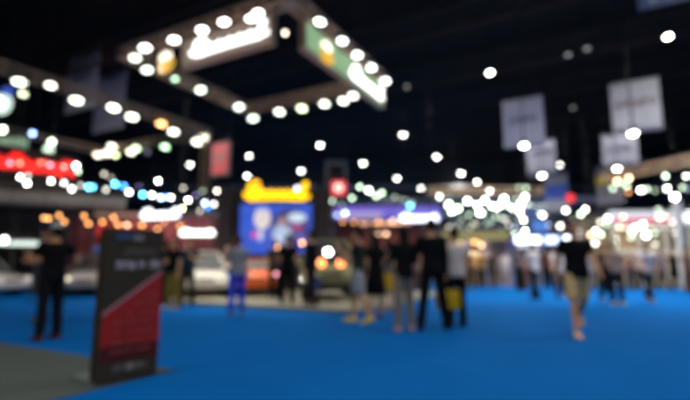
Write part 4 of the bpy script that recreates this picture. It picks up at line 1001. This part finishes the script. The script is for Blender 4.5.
person(388, 311, 'person in mustard skirt between the two women in black', (0.14,0.12,0.11), (0.50,0.30,0.02), (0.3,0.2,0.15), 40, 1.62, 'stand', 'bent', 'down', hair='long', lower='skirt', girl=True, skin=2)
_, h3 = person(405, 331, 'long-haired woman in black top and wide grey brown trousers', BLK, (0.24,0.20,0.15), (0.75,0.42,0.32), 10, 1.66, 'relaxed', 'bent', 'bent', hair='long', girl=True, sleeve='long')
person(434, 330, 'tall man all in black seen from behind', BLK, BLK, BLK, -5, 1.80, 'wide', 'bent', 'down', sleeve='long')
_, h4 = person(457, 327, 'person in pale top and black trousers right of the man in black', (0.72,0.64,0.56), BLK, BLK, 10, 1.68, 'stand', 'down', 'down', skin=2, hair='tail', girl=True)
bag(h4[1] + Vector((0.03,-0.10,0)), 'yellow shopping bag hanging beside the pale topped person', (0.95,0.66,0.0), 0.44, 0.34, 0.12)
# small yellow pouch between woman and tall man
bag(h3[0], 'small yellow bag held between the woman and the tall man', (0.95,0.62,0.02), 0.16, 0.26, 0.07)
# --- middle distance
person(506, 287, 'person in white top and pale shorts standing right of centre', (0.85,0.78,0.72), (0.60,0.50,0.30), (0.5,0.4,0.3), 185, 1.66, 'stand', 'bent', 'bent', lower='shorts', skin=2)
person(535, 299, 'man in white t-shirt and black trousers standing left of the white-shirted person', (0.86,0.82,0.82), BLK, BLK, 30, 1.74, 'step', 'bent', 'down', skin=0)
person(561, 298, 'person in white shirt and dark brown trousers left of the walking man', (0.84,0.78,0.74), (0.07,0.04,0.03), BLK, 160, 1.72, 'walk', 'down', 'swingf', skin=0)
person(608, 303, 'person in brown black clothes left of a pair on the right', (0.05,0.035,0.03), (0.015,0.015,0.02), (0.45,0.35,0.28), 195, 1.70, 'walk', 'bent', 'down', skin=1)
person(618, 305, 'person in tan top and black trousers right of a pair', (0.50,0.36,0.27), (0.014,0.014,0.018), (0.55,0.52,0.50), 170, 1.68, 'stand', 'down', 'bent', skin=0, hair='long', girl=True)
person(650, 302, 'man in light grey shirt and dark jeans walking at right', (0.62,0.58,0.60), (0.015,0.02,0.035), (0.35,0.3,0.28), 175, 1.74, 'walk', 'down', 'swingf', skin=0)
person(676, 289, 'woman in black dress near the white column', BLK, BLK, (0.3,0.2,0.15), 150, 1.68, 'relaxed', 'bent', 'down', hair='long', lower='dress', girl=True, skin=0)
person(690, 293, 'person in brown at the right edge of the view', (0.25,0.15,0.10), (0.12,0.07,0.05), BLK, 190, 1.70, 'stand', skin=0)
# --- the far crowd
far = [(470,278,(0.30,0.16,0.05),(0.05,0.04,0.03),'person in orange brown top by the yellow beige stall'), (482,276,(0.40,0.22,0.06),(0.03,0.03,0.03),'person in mustard top by the yellow beige stall'),
       (493,273,(0.03,0.03,0.035),(0.03,0.03,0.03),'person in black at the yellow beige stall'), (520,281,(0.05,0.06,0.09),BLK,'person in navy between the two white tops'),
       (548,280,(0.12,0.04,0.03),BLK,'person in dark red behind the white shirts'), (526,276,(0.45,0.18,0.08),(0.2,0.1,0.05),'person in orange top behind the white t-shirt man'),
       (592,282,(0.40,0.38,0.40),(0.1,0.1,0.12),'person in pale top right of the walking man'), (601,279,(0.04,0.04,0.05),BLK,'person in black behind the brown clothed pair'),
       (632,280,(0.28,0.14,0.10),(0.05,0.05,0.07),'person in rust top between the pair and the grey shirt'), (640,276,(0.45,0.42,0.44),(0.06,0.05,0.05),'person in white top far behind the grey shirt'),
       (664,280,(0.28,0.22,0.28),(0.06,0.05,0.06),'person in mauve top in front of the lit right stall'), 
       (447,282,(0.22,0.13,0.10),(0.03,0.03,0.03),'person in brown top behind the man in black'), (424,284,(0.35,0.22,0.14),(0.06,0.05,0.05),'person in tan top seen between the woman and tall man'),
       (521,284,(0.10,0.09,0.10),BLK,'person in charcoal far right of centre'), (573,274,(0.2,0.2,0.22),BLK,'person in grey partly hidden by the walking man'),
       (395,296,(0.30,0.18,0.14),(0.1,0.06,0.05),'person in pinkish brown top behind the women in black'), (274,298,(0.06,0.05,0.05),BLK,'person in dark brown beside the orange car'),
       (226,293,(0.2,0.12,0.06),(0.04,0.03,0.03),'person in brown left of the blue trousers')]
stn = ['stand','relaxed','walk','step']; arms = ['down','bent','phone','swingf','fold']
for i, (px, py, tp, bt, lb) in enumerate(far):
    py = py if py > 288 else 287 + (py-268)*0.25
    onp = py > 288 and px < 353
    person(px, py, lb, tp, bt, (0.08,0.07,0.07), rnd.choice((0, 30, 150, 180, 200, 90, -60)), rnd.uniform(1.58,1.76), stn[i % 4], arms[i % 5], arms[(i*2+1) % 5], hair='long' if i % 3 == 0 else 'short', girl=i % 3 == 0, skin=i % 3, z=0.1 if onp else 0.0, detail=0)
print('objects', len(bpy.data.objects))
